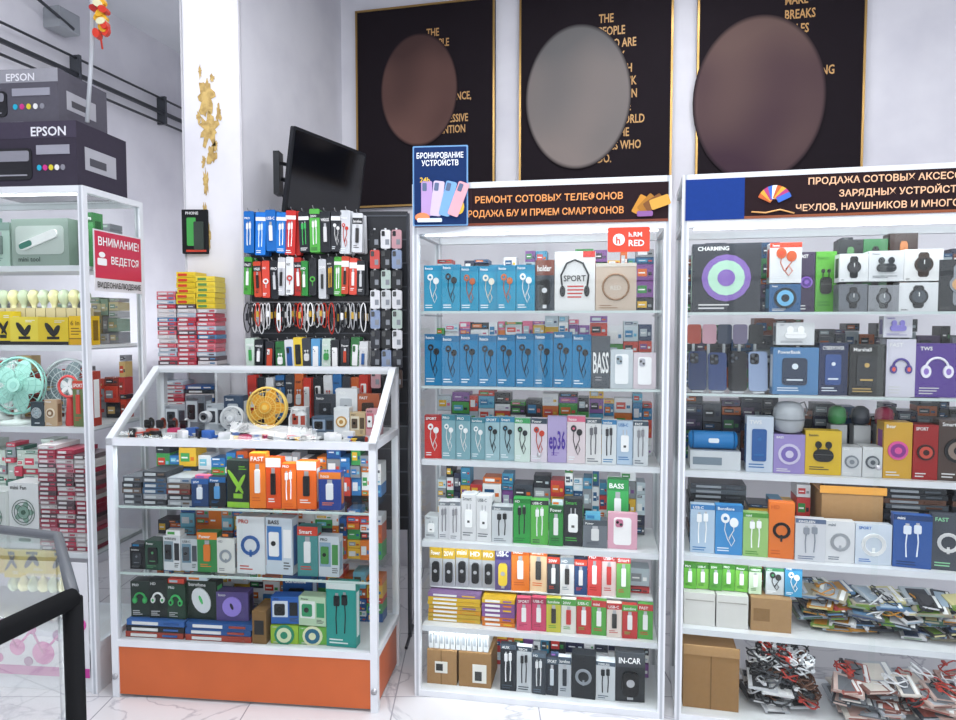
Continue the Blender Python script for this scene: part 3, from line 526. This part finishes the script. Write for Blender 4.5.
fill('boxed_accessories',TL,.04,.70,.25,.1,z+.001,.3,.45,['3a6a5a','b8c4bc','8d9096','c8d6cc','c8465a'])
fill('boxed_accessories',TL,.04,.95,.32,.07,1.091,.15,.3,['8a3a2a','c8402c','8d9096','2a2c34','b8302c','c9a86a'])
fill('boxed_accessories',TL,.04,.95,.28,.1,1.441,.12,.25,['c8bc98','b8a880','8d9096','b8b8bc','8aa090'])
fill('boxed_accessories',TL,.04,.95,.28,.1,1.776,.1,.22,['7a9c90','4f9a5a','8d9096','a8c0b4'])
B=MB('molecule_pattern_panel',TL); B.box(.03,.97,-.004,-.001,.02,.52,'d4d5d9')
P_=[(.5,.16,.045),(.58,.24,.022),(.64,.14,.035),(.71,.22,.02),(.76,.12,.05),(.83,.2,.024),(.89,.13,.045),(.93,.25,.03),(.86,.28,.018),(.55,.09,.022),(.69,.08,.02)]
for cx,cz,r_ in P_: B.ell(cx,cz,r_,r_,-.007,-.004,R.choice(['c0388e','d050a0','8a2a78']),20)
for i in range(8): a,b_=P_[i],P_[i+1]; B.tube([(a[0],-.005,a[1]),(b_[0],-.005,b_[1])],.005,'c0388e')
B.box(.03,.97,-.0055,-.004,.02,.06,'b83a90'); B.done()
def carton(name,T,x0,x1,y0,y1,z0,z1,c,band,t1,t2):
    B=MB(name,T); B.box(x0,x1,y0,y1,z0,z1,c); w=x1-x0;h=z1-z0
    B.box(x0,x1,y0-.001,y0,z0+h*.75,z1,band); B.text(t1,x0+.62*w,z0+h*.78,y0-.003,h*.14,'e8e8ee',maxw=w*.3); B.text(t2,x0+.1*w,z0+h*.78,y0-.003,h*.13,'e8e8ee')
    B.rr(x0+.3*w,z0+.12*h,x0+.62*w,z0+.6*h,.02,y0-.004,y0,'1c1c22'); B.rr(x0+.32*w,z0+.4*h,x0+.6*w,z0+.56*h,.01,y0-.006,y0,'8a8a94'); B.box(x0+.34*w,x0+.58*w,y0-.0065,y0,z0+.18*h,z0+.2*h,'9a9aa4')
    for i in range(5): B.ell(x0+(.68+.05*i)*w,z0+.3*h,.01,.012,y0-.003,y0,['22aacc','cc3a8a','d8c83a','e8e8e8','8a8a94'][i],12)
    B.box(x0+.05*w,x0+.16*w,y0-.003,y0,z0+.15*h,z0+.5*h,'b8b8c0'); B.box(x0+.18*w,x0+.24*w,y0-.003,y0,z0+.15*h,z0+.3*h,'b04a7a'); B.box(x0+.66*w,x0+.94*w,y0-.003,y0,z0+.5*h,z0+.64*h,'9a9aa6')
    B.box(x1,x1+.001,y0+.05,y1-.08,z0+.3*h,z0+.65*h,'a8a8b0'); B.box(x1,x1+.002,y0+.08,y1-.15,z0+.38*h,z0+.5*h,'44444c'); B.box((x0+x1)/2-.03,(x0+x1)/2+.03,y0,y1,z1-.001,z1+.001,'8a8a90')
    B.done()
carton('printer_carton',TL,.42,.95,.04,.38,2.102,2.375,'k_3a3542','k_464050','EPSON','L805')
carton('printer_carton',TL,.25,.86,.06,.38,2.377,2.6,'k_5a5862','k_9a9aa2','EPSON','L')
TS=TL@TF(1.003,.02,0,90)
B=MB('surveillance_warning_sign',TS); B.box(.03,.37,-.003,0,1.67,1.93,'dcdade'); B.box(.036,.364,-.004,-.003,1.725,1.924,'c8304e')
B.text('ВНИМАНИЕ!',.2,1.865,-.006,.035,'f4f4f4','c',.3); B.text('ВЕДЕТСЯ',.24,1.79,-.006,.032,'f4f4f4','c',.2); B.text('ВИДЕОНАБЛЮДЕНИЕ',.2,1.685,-.006,.024,'333333','c',.31); B.rr(.05,1.78,.11,1.81,.006,-.006,-.004,'f4f4f4'); B.ell(.08,1.825,.02,.012,-.006,-.004,'f4f4f4'); B.done()
# ================= header banners
B=MB('repair_service_banner',TM); B.box(.012,1.018,-.004,-.001,1.925,2.076,'k_24151a'); 
B.box(.012,.25,-.0045,-.004,1.93,2.07,'k_301e24'); B.text('РЕМОНТ СОТОВЫХ ТЕЛЕФОНОВ',.555,2.015,-.006,.026,'e89a58','c',.62)
B.text('ПРОДАЖА Б/У И ПРИЕМ СМАРТФОНОВ',.53,1.96,-.006,.026,'e89a58','c',.64)
for i in range(4): B.M=Matrix.Translation((.9+i*.02,-.005-.0015*i,1.965+.008*i))@Matrix.Rotation(.5+.25*i,4,'Y'); B.rr(-.02,-.01,.02,.065,.006,-.001,0,['c98a2a','a8701a','7a4a1a','d8a040'][i]); B.M=Matrix()
B.rr(.9,1.945,.96,1.965,.006,-.011,-.004,'8a5a9a'); B.box(.012,1.018,-.0048,-.004,1.925,1.935,'7a3a26'); B.done()
B=MB('accessories_banner',TR); B.box(.012,.225,-.004,-.001,1.925,2.08,'k_1a3a84'); B.box(.225,1.39,-.004,-.001,1.925,2.08,'k_24151a')
for l,zz in (('ПРОДАЖА СОТОВЫХ АКСЕССУАРОВ,',2.043),('ЗАРЯДНЫХ УСТРОЙСТВ,',1.995),('ЧЕХЛОВ, НАУШНИКОВ И МНОГОЕ ДРУГОЕ',1.947)): B.text(l,.755,zz,-.006,.024,'ecbc96','c',.78)
for i in range(9):
    q=i*.28; B.M=Matrix.Translation((.33,0,1.985))@Matrix.Rotation(-1.1+q,4,'Y'); B.rr(-.01,.01,.01,.06,.004,-.008-.0003*i,-.004,['c8602c','e0a83a','b03a7a','3a6ac8','e8e8e8'][i%5]); B.M=Matrix()
B.tube([(.25,-.006,1.95),(.3,-.007,1.945),(.35,-.007,1.955),(.4,-.006,1.94)],.003,'e8b070'); B.box(.225,1.39,-.0048,-.004,1.925,1.935,'8a4a2a'); B.done()
TB=TM@TF(.012,-.03,0,4)
B=MB('device_booking_sign',TB); B.rr(0,1.925,.225,2.245,.006,-.004,0,'6c9ccc'); B.rr(.006,1.931,.219,2.239,.004,-.006,-.004,'k_163060')
B.text('БРОНИРОВАНИЕ',.112,2.195,-.008,.022,'f0f4fa','c',.19); B.text('УСТРОЙСТВ',.112,2.165,-.008,.022,'f0f4fa','c',.15)
for i,c in enumerate(['b898cc','d0c0e0','78a8d8','e8a8b4']):
    B.M=Matrix.Translation((.055+i*.035,-.007-i*.0015,1.965))@Matrix.Rotation(.12*i,4,'Y'); B.rr(-.02,0,.025,.14,.008,-.001,0,c); B.rr(-.015,.1,.003,.132,.004,-.002,-.001,'5a6a8a'); B.M=Matrix()
B.ell(.04,1.96,.03,.018,-.013,-.006,'e88a5a',14); B.ell(.19,2.0,.02,.03,-.009,-.006,'e8c040',14); B.text('24h',.03,2.1,-.008,.02,'e8c040'); B.rr(.02,1.94,.12,1.955,.004,-.015,-.006,'d8e6f4')
B.box(.02,.05,0,.024,2.07,2.09,'c9cdd2'); B.done()
TG=TM@TF(.79,-.0015,0,0)
B=MB('brand_tag_sign',TG); B.rr(0,1.81,.16,1.905,.008,-.003,0,'d8452c'); B.rr(.02,1.835,.065,1.88,.02,-.005,-.003,'f2f2f2'); B.text('h',.032,1.842,-.007,.028,'d8452c'); B.text('RED',.08,1.832,-.006,.024,'f6f6f6',maxw=.07); B.text('h.RM',.08,1.868,-.006,.018,'f6f6f6',maxw=.07); B.done()
# ================= hanging accessory pegboard
TK=TF(-1.125,3.40,0,-2)
B=MB('hanging_accessory_rack',TK)
for x in (0,.78): B.tube([(x,.04,FL),(x,.04,2.07)],.01,'3a3d44',8)
B.box(0,.78,.034,.05,.5,2.08,'24262c')
for i in range(14): B.box(0,.78,.031,.034,.56+i*.115,.566+i*.115,'50545c')
for x in (0,.78): B.tube([(x,-.1,FL+.008),(x,.15,FL+.008)],.008,'3a3d44',8)
B.done()
def hang(name,z,x0,cols,w,h,kinds,dep=4):
    B=MB(name,TK); x=x0
    for c,a in cols:
        zz=z+R.uniform(-.012,.012); hh=h*R.uniform(.88,1.03)
        B.tube([(x+w/2,.03,zz+.012),(x+w/2,-.09,zz+.012),(x+w/2,-.1,zz+.022)],.002,'m_b8b8bc',5)
        for k in range(dep):
            y=-.075+k*.025; ww=w-.003; j=R.uniform(-.006,.006)
            B.M=Matrix.Translation((x+j+ww/2,y,zz))@Matrix.Rotation(R.uniform(-.05,.05),4,'Y')
            B.rr(-ww/2,-hh,ww/2,.01,.006,0,.012,c)
            if k==0: deco(B,-ww/2,-hh,ww,hh*.93,0,R.choice(kinds),a,R.choice(['f0f0f0','2a2c30',c]),R.choice(GR))
            B.M=Matrix()
        x+=w
    B.done()
HC=lambda n,cs:[(cs[i%len(cs)]) for i in range(n)]
hang('hanging_phone_cable_packages',2.055,.01,[('1668b8','f0f0f0'),('2078d4','d8e8f0'),('1668b8','f0f0f0'),('2078cc','f0f0f0'),('c8302c','f0f0f0'),('20242a','3fae5a'),('58b04a','f0f0f0'),('1f2228','d8d8d8'),('2a2c32','e0e0e0'),('cfd3d8','c8372c'),('d8dade','333333')],.052,.195,['cable','ear','usb'])
hang('hanging_cable_packages',1.83,.01,HC(15,[('4aa03c','f0f0f0'),('c8472c','222222'),('d84a3a','f0f0f0'),('1f2228','c8cacc'),('c8cace','222222'),('e4e6e8','c8372c'),('b02a24','f0f0f0'),('2f8a3c','f0f0f0'),('26282d','58b04a'),('c6c9cd','333333'),('1f2228','d0a030')]),.039,.175,['cable','usb','coil'])
B=MB('hanging_cables',TK)
for i in range(60):
    x=.02+i*.0102; c=R.choice(['d8d8da','f2f2f2','1c1e22','b0b2b6','26282d','1c1e22','3a3c40','c83a2c']); l=R.uniform(.1,.15); r_=R.uniform(.008,.016); y=-.08+.02*(i%5)
    B.tube([(x+r_*math.sin(q),y+.004*math.cos(q*2),1.63-l/2+l/2*math.cos(q)) for q in [k*math.pi/7 for k in range(14)]],.003,c,5,True); B.rr(x-.006,1.63-l*.6,x+.006,1.63-l*.35,.003,y-.006,y+.004,R.choice(['f0f0f0','222428','c8a03a']))
B.tube([(0,-.04,1.635),(.63,-.04,1.635)],.003,'m_b8b8bc'); B.done()
hang('hanging_case_packages',1.445,.01,HC(13,[('c8dace','3a9a4a'),('20242a','f0f0f0'),('2a2c32','c8472c'),('2f6f3c','f0f0f0'),('d8dadc','2a5a9a'),('e4c43a','222222'),('3a3e46','d8d8d8'),('5a9ac8','f0f0f0')]),.046,.14,['buds','usb','phone'])
hang('hanging_case_packages',1.27,.01,HC(13,[('c8372c','f0f0f0'),('20242a','f0f0f0'),('dfe1e4','c8472c'),('2f6fac','f0f0f0'),('3a3e46','d8d8d8'),('c8602c','f0f0f0')]),.046,.2,['buds','usb','phone'])
B=MB('hanging_phone_cases',TK)
for r_ in range(8):
    for c_ in range(3):
        x=.615+c_*.052; z=1.975-r_*.095
        B.rr(x,z-.088,x+.046,z,.008,-.08,-.06,R.choice(['1c1e22','cfd1d4','c898a0','8a9ab8','2a2c34','b8c8c0','4a3a34','c8504a','e0e0e4'])); B.rr(x+.004,z-.03,x+.02,z-.006,.004,-.082,-.08,'g_15171c'); B.box(x+.022,x+.04,-.0812,-.08,z-.07,z-.045,'8a8e96')
        B.tube([(x+.022,.03,z+.004),(x+.022,-.082,z+.004)],.0015,'m_b8b8bc',4); B.box(x+.018,x+.026,-.078,-.072,z-.002,z+.008,'dfe1e4')
B.done()
TQ=TF(-1.56,3.335,0,-3)
B=MB('storage_shelf',TQ); 
for x in (0,.29): B.box(x,x+.012,.0,.15,FL,1.33,WH)
for z in (.3,.65,1.0,1.318): B.box(0,.302,0,.15,z,z+.012,WH)
B.done()
for i in range(3): stackflat('screen_protector_boxes',TQ,.008+i*.097,.1+i*.097,.01,.12,1.331,[17,14,13][i],.021,['c8606c','a8b4c0','b23b4a','c6bfc0','4a7aa0','c87a84','5a4a50'],'d0ced0')
stackflat('yellow_phone_boxes',TQ,.105,.2,.01,.12,1.331+14*.021,6,.026,['dcc032','d4b828'],'c8402c'); stackflat('yellow_phone_boxes',TQ,.202,.295,.01,.12,1.331+13*.021,6,.026,['dcc032','e0c846'],'5a8a4a')
for z in (1.012,.662): stackflat('screen_protector_boxes',TQ,.02,.13,.01,.12,z+.0005,12,.02,['d8808a','c8d4e0','c23b4a','e6dfe0']); stackflat('screen_protector_boxes',TQ,.14,.28,.01,.12,z+.0005,11,.02,['3a3e46','c8d4e0','2f5f9a','e6dfe0'])
# ================= room shell
B=MB('floor'); B.box(-4.5,5,-3,7.5,FL-.05,FL-.0005,'floor'); B.done()
B=MB('ceiling'); B.box(-4.5,5,-3,7.5,3.6,3.7,'ceilp'); B.done()
TWb=TF(-.768,4.496,0,-13.2)
B=MB('wall_back',TWb); B.box(-.115,5.4,0,.12,FL,3.6,'wallp'); B.done()
B=MB('wall_side'); P=[(-1.471,3.5),(-1.182,3.5),(-.876,4.522),(-.85,4.7),(-1.1,5.9),(-1.3,5.9)]
B.add([(a,b_,FL) for a,b_ in P]+[(a,b_,3.6) for a,b_ in P],[(i,(i+1)%6,6+(i+1)%6,6+i) for i in range(6)]+[(0,1,2,3,4,5),(6,7,8,9,10,11)],'wallp')
B.done()
B=MB('trim_1'); B.tube([(-1.182,3.499,FL),(-1.182,3.499,3.6)],.006,'c4c2c8',8); B.tube([(-1.471,3.499,FL),(-1.471,3.499,3.6)],.006,'b4b4ba',8); B.done()
B=MB('wall_far'); B.box(-3.2,-1.0,5.7,5.8,FL,3.6,'wallp'); B.done()
B=MB('wall_left',TF(-2.75,3.4,0,-12.8)); B.box(-.1,0,-6.5,3.2,FL,3.6,'wallp'); B.done()
B=MB('wall_right'); B.box(4.0,4.1,-3,4,FL,3.6,'wallp'); B.done()
B=MB('wall_front'); B.box(-4.3,-2.6,-2.6,-2.5,FL,3.6,'wallp'); B.box(3.4,4.0,-2.6,-2.5,FL,3.6,'wallp'); B.box(-2.6,3.4,-2.6,-2.5,2.7,3.6,'wallp'); B.box(-2.6,3.4,-2.6,-2.5,FL,.5,'wallp'); B.done()
B=MB('window_1'); 
for x in (-2.6,-1.1,.4,1.9,3.35): B.box(x,x+.05,-2.59,-2.52,.5,2.7,WH)
for z in (.5,2.0,2.66): B.box(-2.6,3.4,-2.59,-2.52,z,z+.04,WH)
B.done()
B=MB('peeling_paint_patch',TF(-1.182,3.499,0,0))
def blob(cx,cz,rx,rz,n=26,sd=0):
    q=random.Random(sd); pts=[]
    for i in range(n):
        a=2*math.pi*i/n; k=1+q.uniform(-.45,.35); pts.append((cx+rx*k*math.cos(a),cz+rz*k*math.sin(a)))
    B.prism(pts,-.002,.0,'peel')
for i,(cx,cz,rx,rz) in enumerate(((-.17,2.66,.038,.08),(-.16,2.5,.045,.08),(-.15,2.37,.022,.05),(-.18,2.24,.014,.06),(-.11,2.58,.014,.04),(-.19,2.08,.01,.05),(-.17,1.97,.008,.06),(-.13,2.42,.014,.03),(-.2,2.78,.008,.03),(-.21,2.56,.012,.03),(-.12,3.2,.008,.05),(-.19,2.34,.01,.03),(-.14,2.75,.012,.02))): blob(cx,cz,rx,rz,26,i)
B.done()
B=MB('phone_poster',TF(-1.47,3.49,0,0)); B.rr(-.01,1.88,.12,2.1,.004,-.012,-.002,'k_1b1d20'); B.rr(.015,1.92,.06,2.06,.006,-.015,-.012,'3f9a48'); B.rr(.05,1.9,.1,2.04,.006,-.017,-.012,'2f3a34'); B.text('PHONE',.01,2.075,-.014,.014,'e0e0e0'); B.box(.01,.11,-.013,-.012,1.89,1.9,'c8402c'); B.done()
# ================= posters
BG='1d161c'
def portrait_mat(k,c1,c2):
    m,N,L=newmat(k); b=N['Principled BSDF']; b.inputs['Roughness'].default_value=.85; b.inputs['Specular IOR Level'].default_value=.2
    tc=N.new('ShaderNodeTexCoord'); mp=N.new('ShaderNodeVectorMath'); mp.operation='SUBTRACT'; mp.inputs[1].default_value=(.5,0,.5)
    sc=N.new('ShaderNodeVectorMath'); sc.operation='MULTIPLY'; sc.inputs[1].default_value=(1,0,1); ln=N.new('ShaderNodeVectorMath'); ln.operation='LENGTH'
    sx=N.new('ShaderNodeSeparateXYZ'); nz=N.new('ShaderNodeTexNoise'); nz.inputs['Scale'].default_value=2.2; nz.inputs['Detail'].default_value=0
    ad=N.new('ShaderNodeMath'); ad.operation='ADD'; r1=N.new('ShaderNodeValToRGB'); r1.color_ramp.elements[0].color=lin(c1); r1.color_ramp.elements[1].color=lin(c2); r1.color_ramp.elements[0].position=.45
    r2=N.new('ShaderNodeMapRange'); r2.inputs['From Min'].default_value=.47; r2.inputs['From Max'].default_value=.5
    mx=N.new('ShaderNodeMix'); mx.data_type='RGBA'; mx.inputs['B'].default_value=lin(BG)
    L.new(tc.outputs['Generated'],mp.inputs[0]); L.new(mp.outputs[0],sc.inputs[0]); L.new(sc.outputs[0],ln.inputs[0]); L.new(ln.outputs['Value'],r2.inputs['Value'])
    L.new(tc.outputs['Generated'],sx.inputs[0]); L.new(tc.outputs['Generated'],nz.inputs['Vector']); L.new(sx.outputs['Z'],ad.inputs[0]); L.new(nz.outputs['Fac'],ad.inputs[1])
    hf=N.new('ShaderNodeMath'); hf.operation='MULTIPLY'; hf.inputs[1].default_value=.75; L.new(ad.outputs[0],hf.inputs[0]); L.new(hf.outputs[0],r1.inputs[0])
    L.new(r1.outputs[0],mx.inputs['A']); L.new(r2.outputs[0],mx.inputs['Factor']); L.new(mx.outputs['Result'],b.inputs['Base Color']); MATS[k]=m
portrait_mat('por1','6a4e48','4a3634'); portrait_mat('por2','847a76','6a6868'); portrait_mat('por3','42303a','66524e')
def poster(x0,x1,z0,z1,oc,orad,pm,lines,tx,tz,th,lh):
    B=MB('framed_poster',TWb); B.box(x0,x1,-.03,-.001,z0,z1,'k_'+BG)
    for a in ((x0,x1,z0,z0+.012),(x0,x1,z1-.012,z1)): B.box(a[0],a[1],-.035,-.03,a[2],a[3],'m_b8945a')
    for a in (x0,x1-.012): B.box(a,a+.012,-.035,-.03,z0,z1,'m_b8945a')
    for i,l in enumerate(lines):
        if l: B.text(l,tx,tz-i*lh,-.032,th,'c89a60','l',None,.66)
    o=B.done()
    C=MB('portrait',TWb); C.ell(oc[0],oc[1],orad[0],orad[1],-.038,-.036,pm,48); C.done(parent=o)
z0,z1=2.27,3.50
poster(0,.90,z0,z1,(.42,2.98),(.25,.345),'por1',['THE','PEOPLE','WHO','ADDS','','PEACE,','CONFIDENCE,','','PROGRESSIVE','ATTENTION'],.47,3.3,.048,.066)
poster(1.05,1.94,z0-.01,z1-.01,(1.40,2.865),(.31,.42),'por2',['THE','PEOPLE','WHO ARE','CRAZY','ENOUGH','TO THINK','THEY CAN','CHANGE','THE WORLD','ARE THE','ONES WHO','DO.'],1.52,3.28,.05,.073)
poster(2.07,2.94,z0-.01,z1-.01,(2.40,2.78),(.35,.46),'por3',['MAKE','BREAKS','RULES','','','SOMETHING','','','ART'],2.53,3.28,.05,.078)
# ================= TV on wall bracket
TT=TF(-.93,3.62,0,0)
e_=MB('wall_mounted_tv',TT); 
e_.M=Matrix.Translation((.14,-.02,2.25))@Matrix.Rotation(math.radians(65),4,'Z')@Matrix.Rotation(math.radians(9),4,'X')
e_.rr(-.3,-.2,.3,.22,.01,-.02,.0,'1b1d22'); e_.rr(-.285,-.18,.285,.205,.006,-.0215,-.02,'g_0a0c12'); e_.rr(-.2,-.12,.2,.12,.02,0,.03,'1b1d22'); e_.M=Matrix()
e_.tube([(-.09,.0,2.28),(-.02,.02,2.26),(.12,.0,2.28)],.012,'1b1d22',8); e_.tube([(-.09,.0,2.36),(-.01,.06,2.35),(.12,.0,2.33)],.01,'1b1d22',8); e_.box(-.125,-.095,-.02,.06,2.2,2.42,'2a2c30')
e_.tube([(-.09,.02,2.2),(-.05,.0,2.1),(.02,-.05,2.1),(.1,-.03,2.2)],.004,'15171a',6); e_.done()
TP=TF(-2.75,3.4,0,-12.8)
B=MB('wall_pipes',TP)
for dz,dx,r_ in ((0,.05,.016),(-.07,.04,.009),(.1,.05,.008)): B.tube([(dx,-2.5,3.07+dz),(dx,2.28,3.07+dz)],r_,'44474d',8)
for y in (-.6,.2,1.0,1.8): B.box(.0,.07,y-.01,y+.01,2.99,3.19,'4a4d54')
B.tube([(.05,.2,3.1),(.1,.3,3.3),(.1,.5,3.42),(.12,.9,3.3)],.01,'44474d',6); B.done()
B=MB('junction_box',TP); B.rr(.001,3.28,.12,3.4,.01,.8,.95,'9a9ea4'); B.done()
B=MB('wall_cable'); B.tube([(-2.0,5.69,2.95),(-1.9,5.69,2.9),(-1.88,5.69,2.4),(-1.85,5.69,2.1),(-1.7,5.69,2.05)],.008,'3a3d42',6); B.tube([(-2.3,5.69,2.6),(-2.1,5.69,2.5),(-2.05,5.69,2.2)],.005,'8a8e94',6); B.done()
B=MB('ceiling_hung_pole',TF(-1.66,2.98,0,0)); B.tube([(.05,0,3.6),(.045,0,3.1),(.03,0,2.7),(.0,.0,2.385)],.009,'b8bcc2',8); B.lathe([(.02,0),(.02,.01)],(.05,0,3.588),(0,0,1),'cfd3d6',12); B.done()
B=MB('hanging_ornament',TF(-1.6,2.93,0,0)); B.tube([(.02,0,3.6),(.03,0,2.86)],.002,'8a8a8a',5)
for i in range(12): B.ell(.03+R.uniform(-.025,.025),2.73+i*.012,.02,.014,-.02+R.uniform(0,.02),.015,R.choice(['c83a2a','e0a82a','b02a2a','d8d4b0']),10,R.uniform(0,3))
B.tube([(.03,0,2.75),(.04,0,2.67)],.004,'c83a2a',5); B.done()
B=MB('ceiling_cable'); B.tube([(-1.1,3.2,3.59),(-1.08,3.15,3.42),(-1.0,3.1,3.48),(-.95,3.1,3.59)],.003,'b8bcc0',5); B.done()
# ================= foreground glass-top showcase (all glass, black front frame)
B=MB('glass_top_showcase'); P=[(-1.6,1.87),(-1.05,1.70),(-.80,1.335),(-.85,1.13),(-1.0,.95),(-1.6,.8)]; zt=1.0
B.add([(a,b_,zt) for a,b_ in P],[(0,1,2,3,4,5)],'glass')
B.tube([(a,b_,zt) for a,b_ in P[:3]],.012,'5a5e64',8); B.tube([(P[2][0],P[2][1],zt-.01)]+[(a,b_,zt-.01) for a,b_ in P[3:]],.02,'k_0e0f12',12)
for i in (2,5): B.tube([(P[i][0],P[i][1],FL),(P[i][0],P[i][1],zt-.01)],.018,'k_0e0f12',12)
for i in (0,1): B.tube([(P[i][0],P[i][1],FL),(P[i][0],P[i][1],zt)],.007,'m_9a9ea2',8)
for i in range(5):
    a,b_=P[i],P[i+1]; B.quad((a[0],a[1],.1),(b_[0],b_[1],.1),(b_[0],b_[1],zt-.02),(a[0],a[1],zt-.02),'glass'); B.quad((a[0],a[1],FL),(b_[0],b_[1],FL),(b_[0],b_[1],.1),(a[0],a[1],.1),'a4aaaf')
B.add([(a,b_,.1) for a,b_ in P],[(0,1,2,3,4,5)],'c8cccf'); B.done()
# ================= lights
def lampfix(x,y,deg,power):
    T=TF(x,y,0,deg); B=MB('ceiling_lamp',T); B.box(-.62,.62,-.09,.09,3.55,3.6,'e9ebee'); B.box(-.6,.6,-.07,.07,3.546,3.55,'lamp'); B.done()
    l=bpy.data.lights.new('ceiling_light','AREA'); l.shape='RECTANGLE'; l.size=1.2; l.size_y=.15; l.energy=power; l.color=(.97,.98,1)
    o=bpy.data.objects.new('ceiling_light',l); COL.objects.link(o); o.matrix_world=T@Matrix.Translation((0,0,3.54))
for x,y,p_ in ((-1.2,.9,28),(.6,.9,30),(2.2,.6,25),(-.2,-1.2,30),(.9,3.3,9),(-.6,2.3,18),(1.2,2.1,20),(-2.1,3.1,12)): lampfix(x,y,-10,p_)
l=bpy.data.lights.new('window_daylight','AREA'); l.shape='RECTANGLE'; l.size=5.8; l.size_y=2.1; l.energy=102; l.color=(.92,.96,1)
o=bpy.data.objects.new('window_daylight',l); COL.objects.link(o); o.location=(.4,-2.7,1.6); o.rotation_euler=(math.radians(90),0,0)
# added unseen fill light, aimed up to brighten the left bay
l=bpy.data.lights.new('bay_fill_light','AREA'); l.shape='RECTANGLE'; l.size=.9; l.size_y=.9; l.energy=14; l.color=(.95,.97,1)
o=bpy.data.objects.new('bay_fill_light',l); COL.objects.link(o); o.location=(-1.75,4.6,1.2); o.rotation_euler=(math.radians(180),0,0)
w=bpy.data.worlds.new('World'); S.world=w; w.use_nodes=True; w.node_tree.nodes['Background'].inputs[0].default_value=(.85,.92,1,1); w.node_tree.nodes['Background'].inputs[1].default_value=.5
# ================= camera
c=bpy.data.cameras.new('camera'); c.sensor_width=36; c.lens=690/956*36; c.clip_start=.05
o=bpy.data.objects.new('camera',c); COL.objects.link(o); o.location=(0,0,1.53); o.rotation_euler=(math.radians(87),0,0); S.camera=o
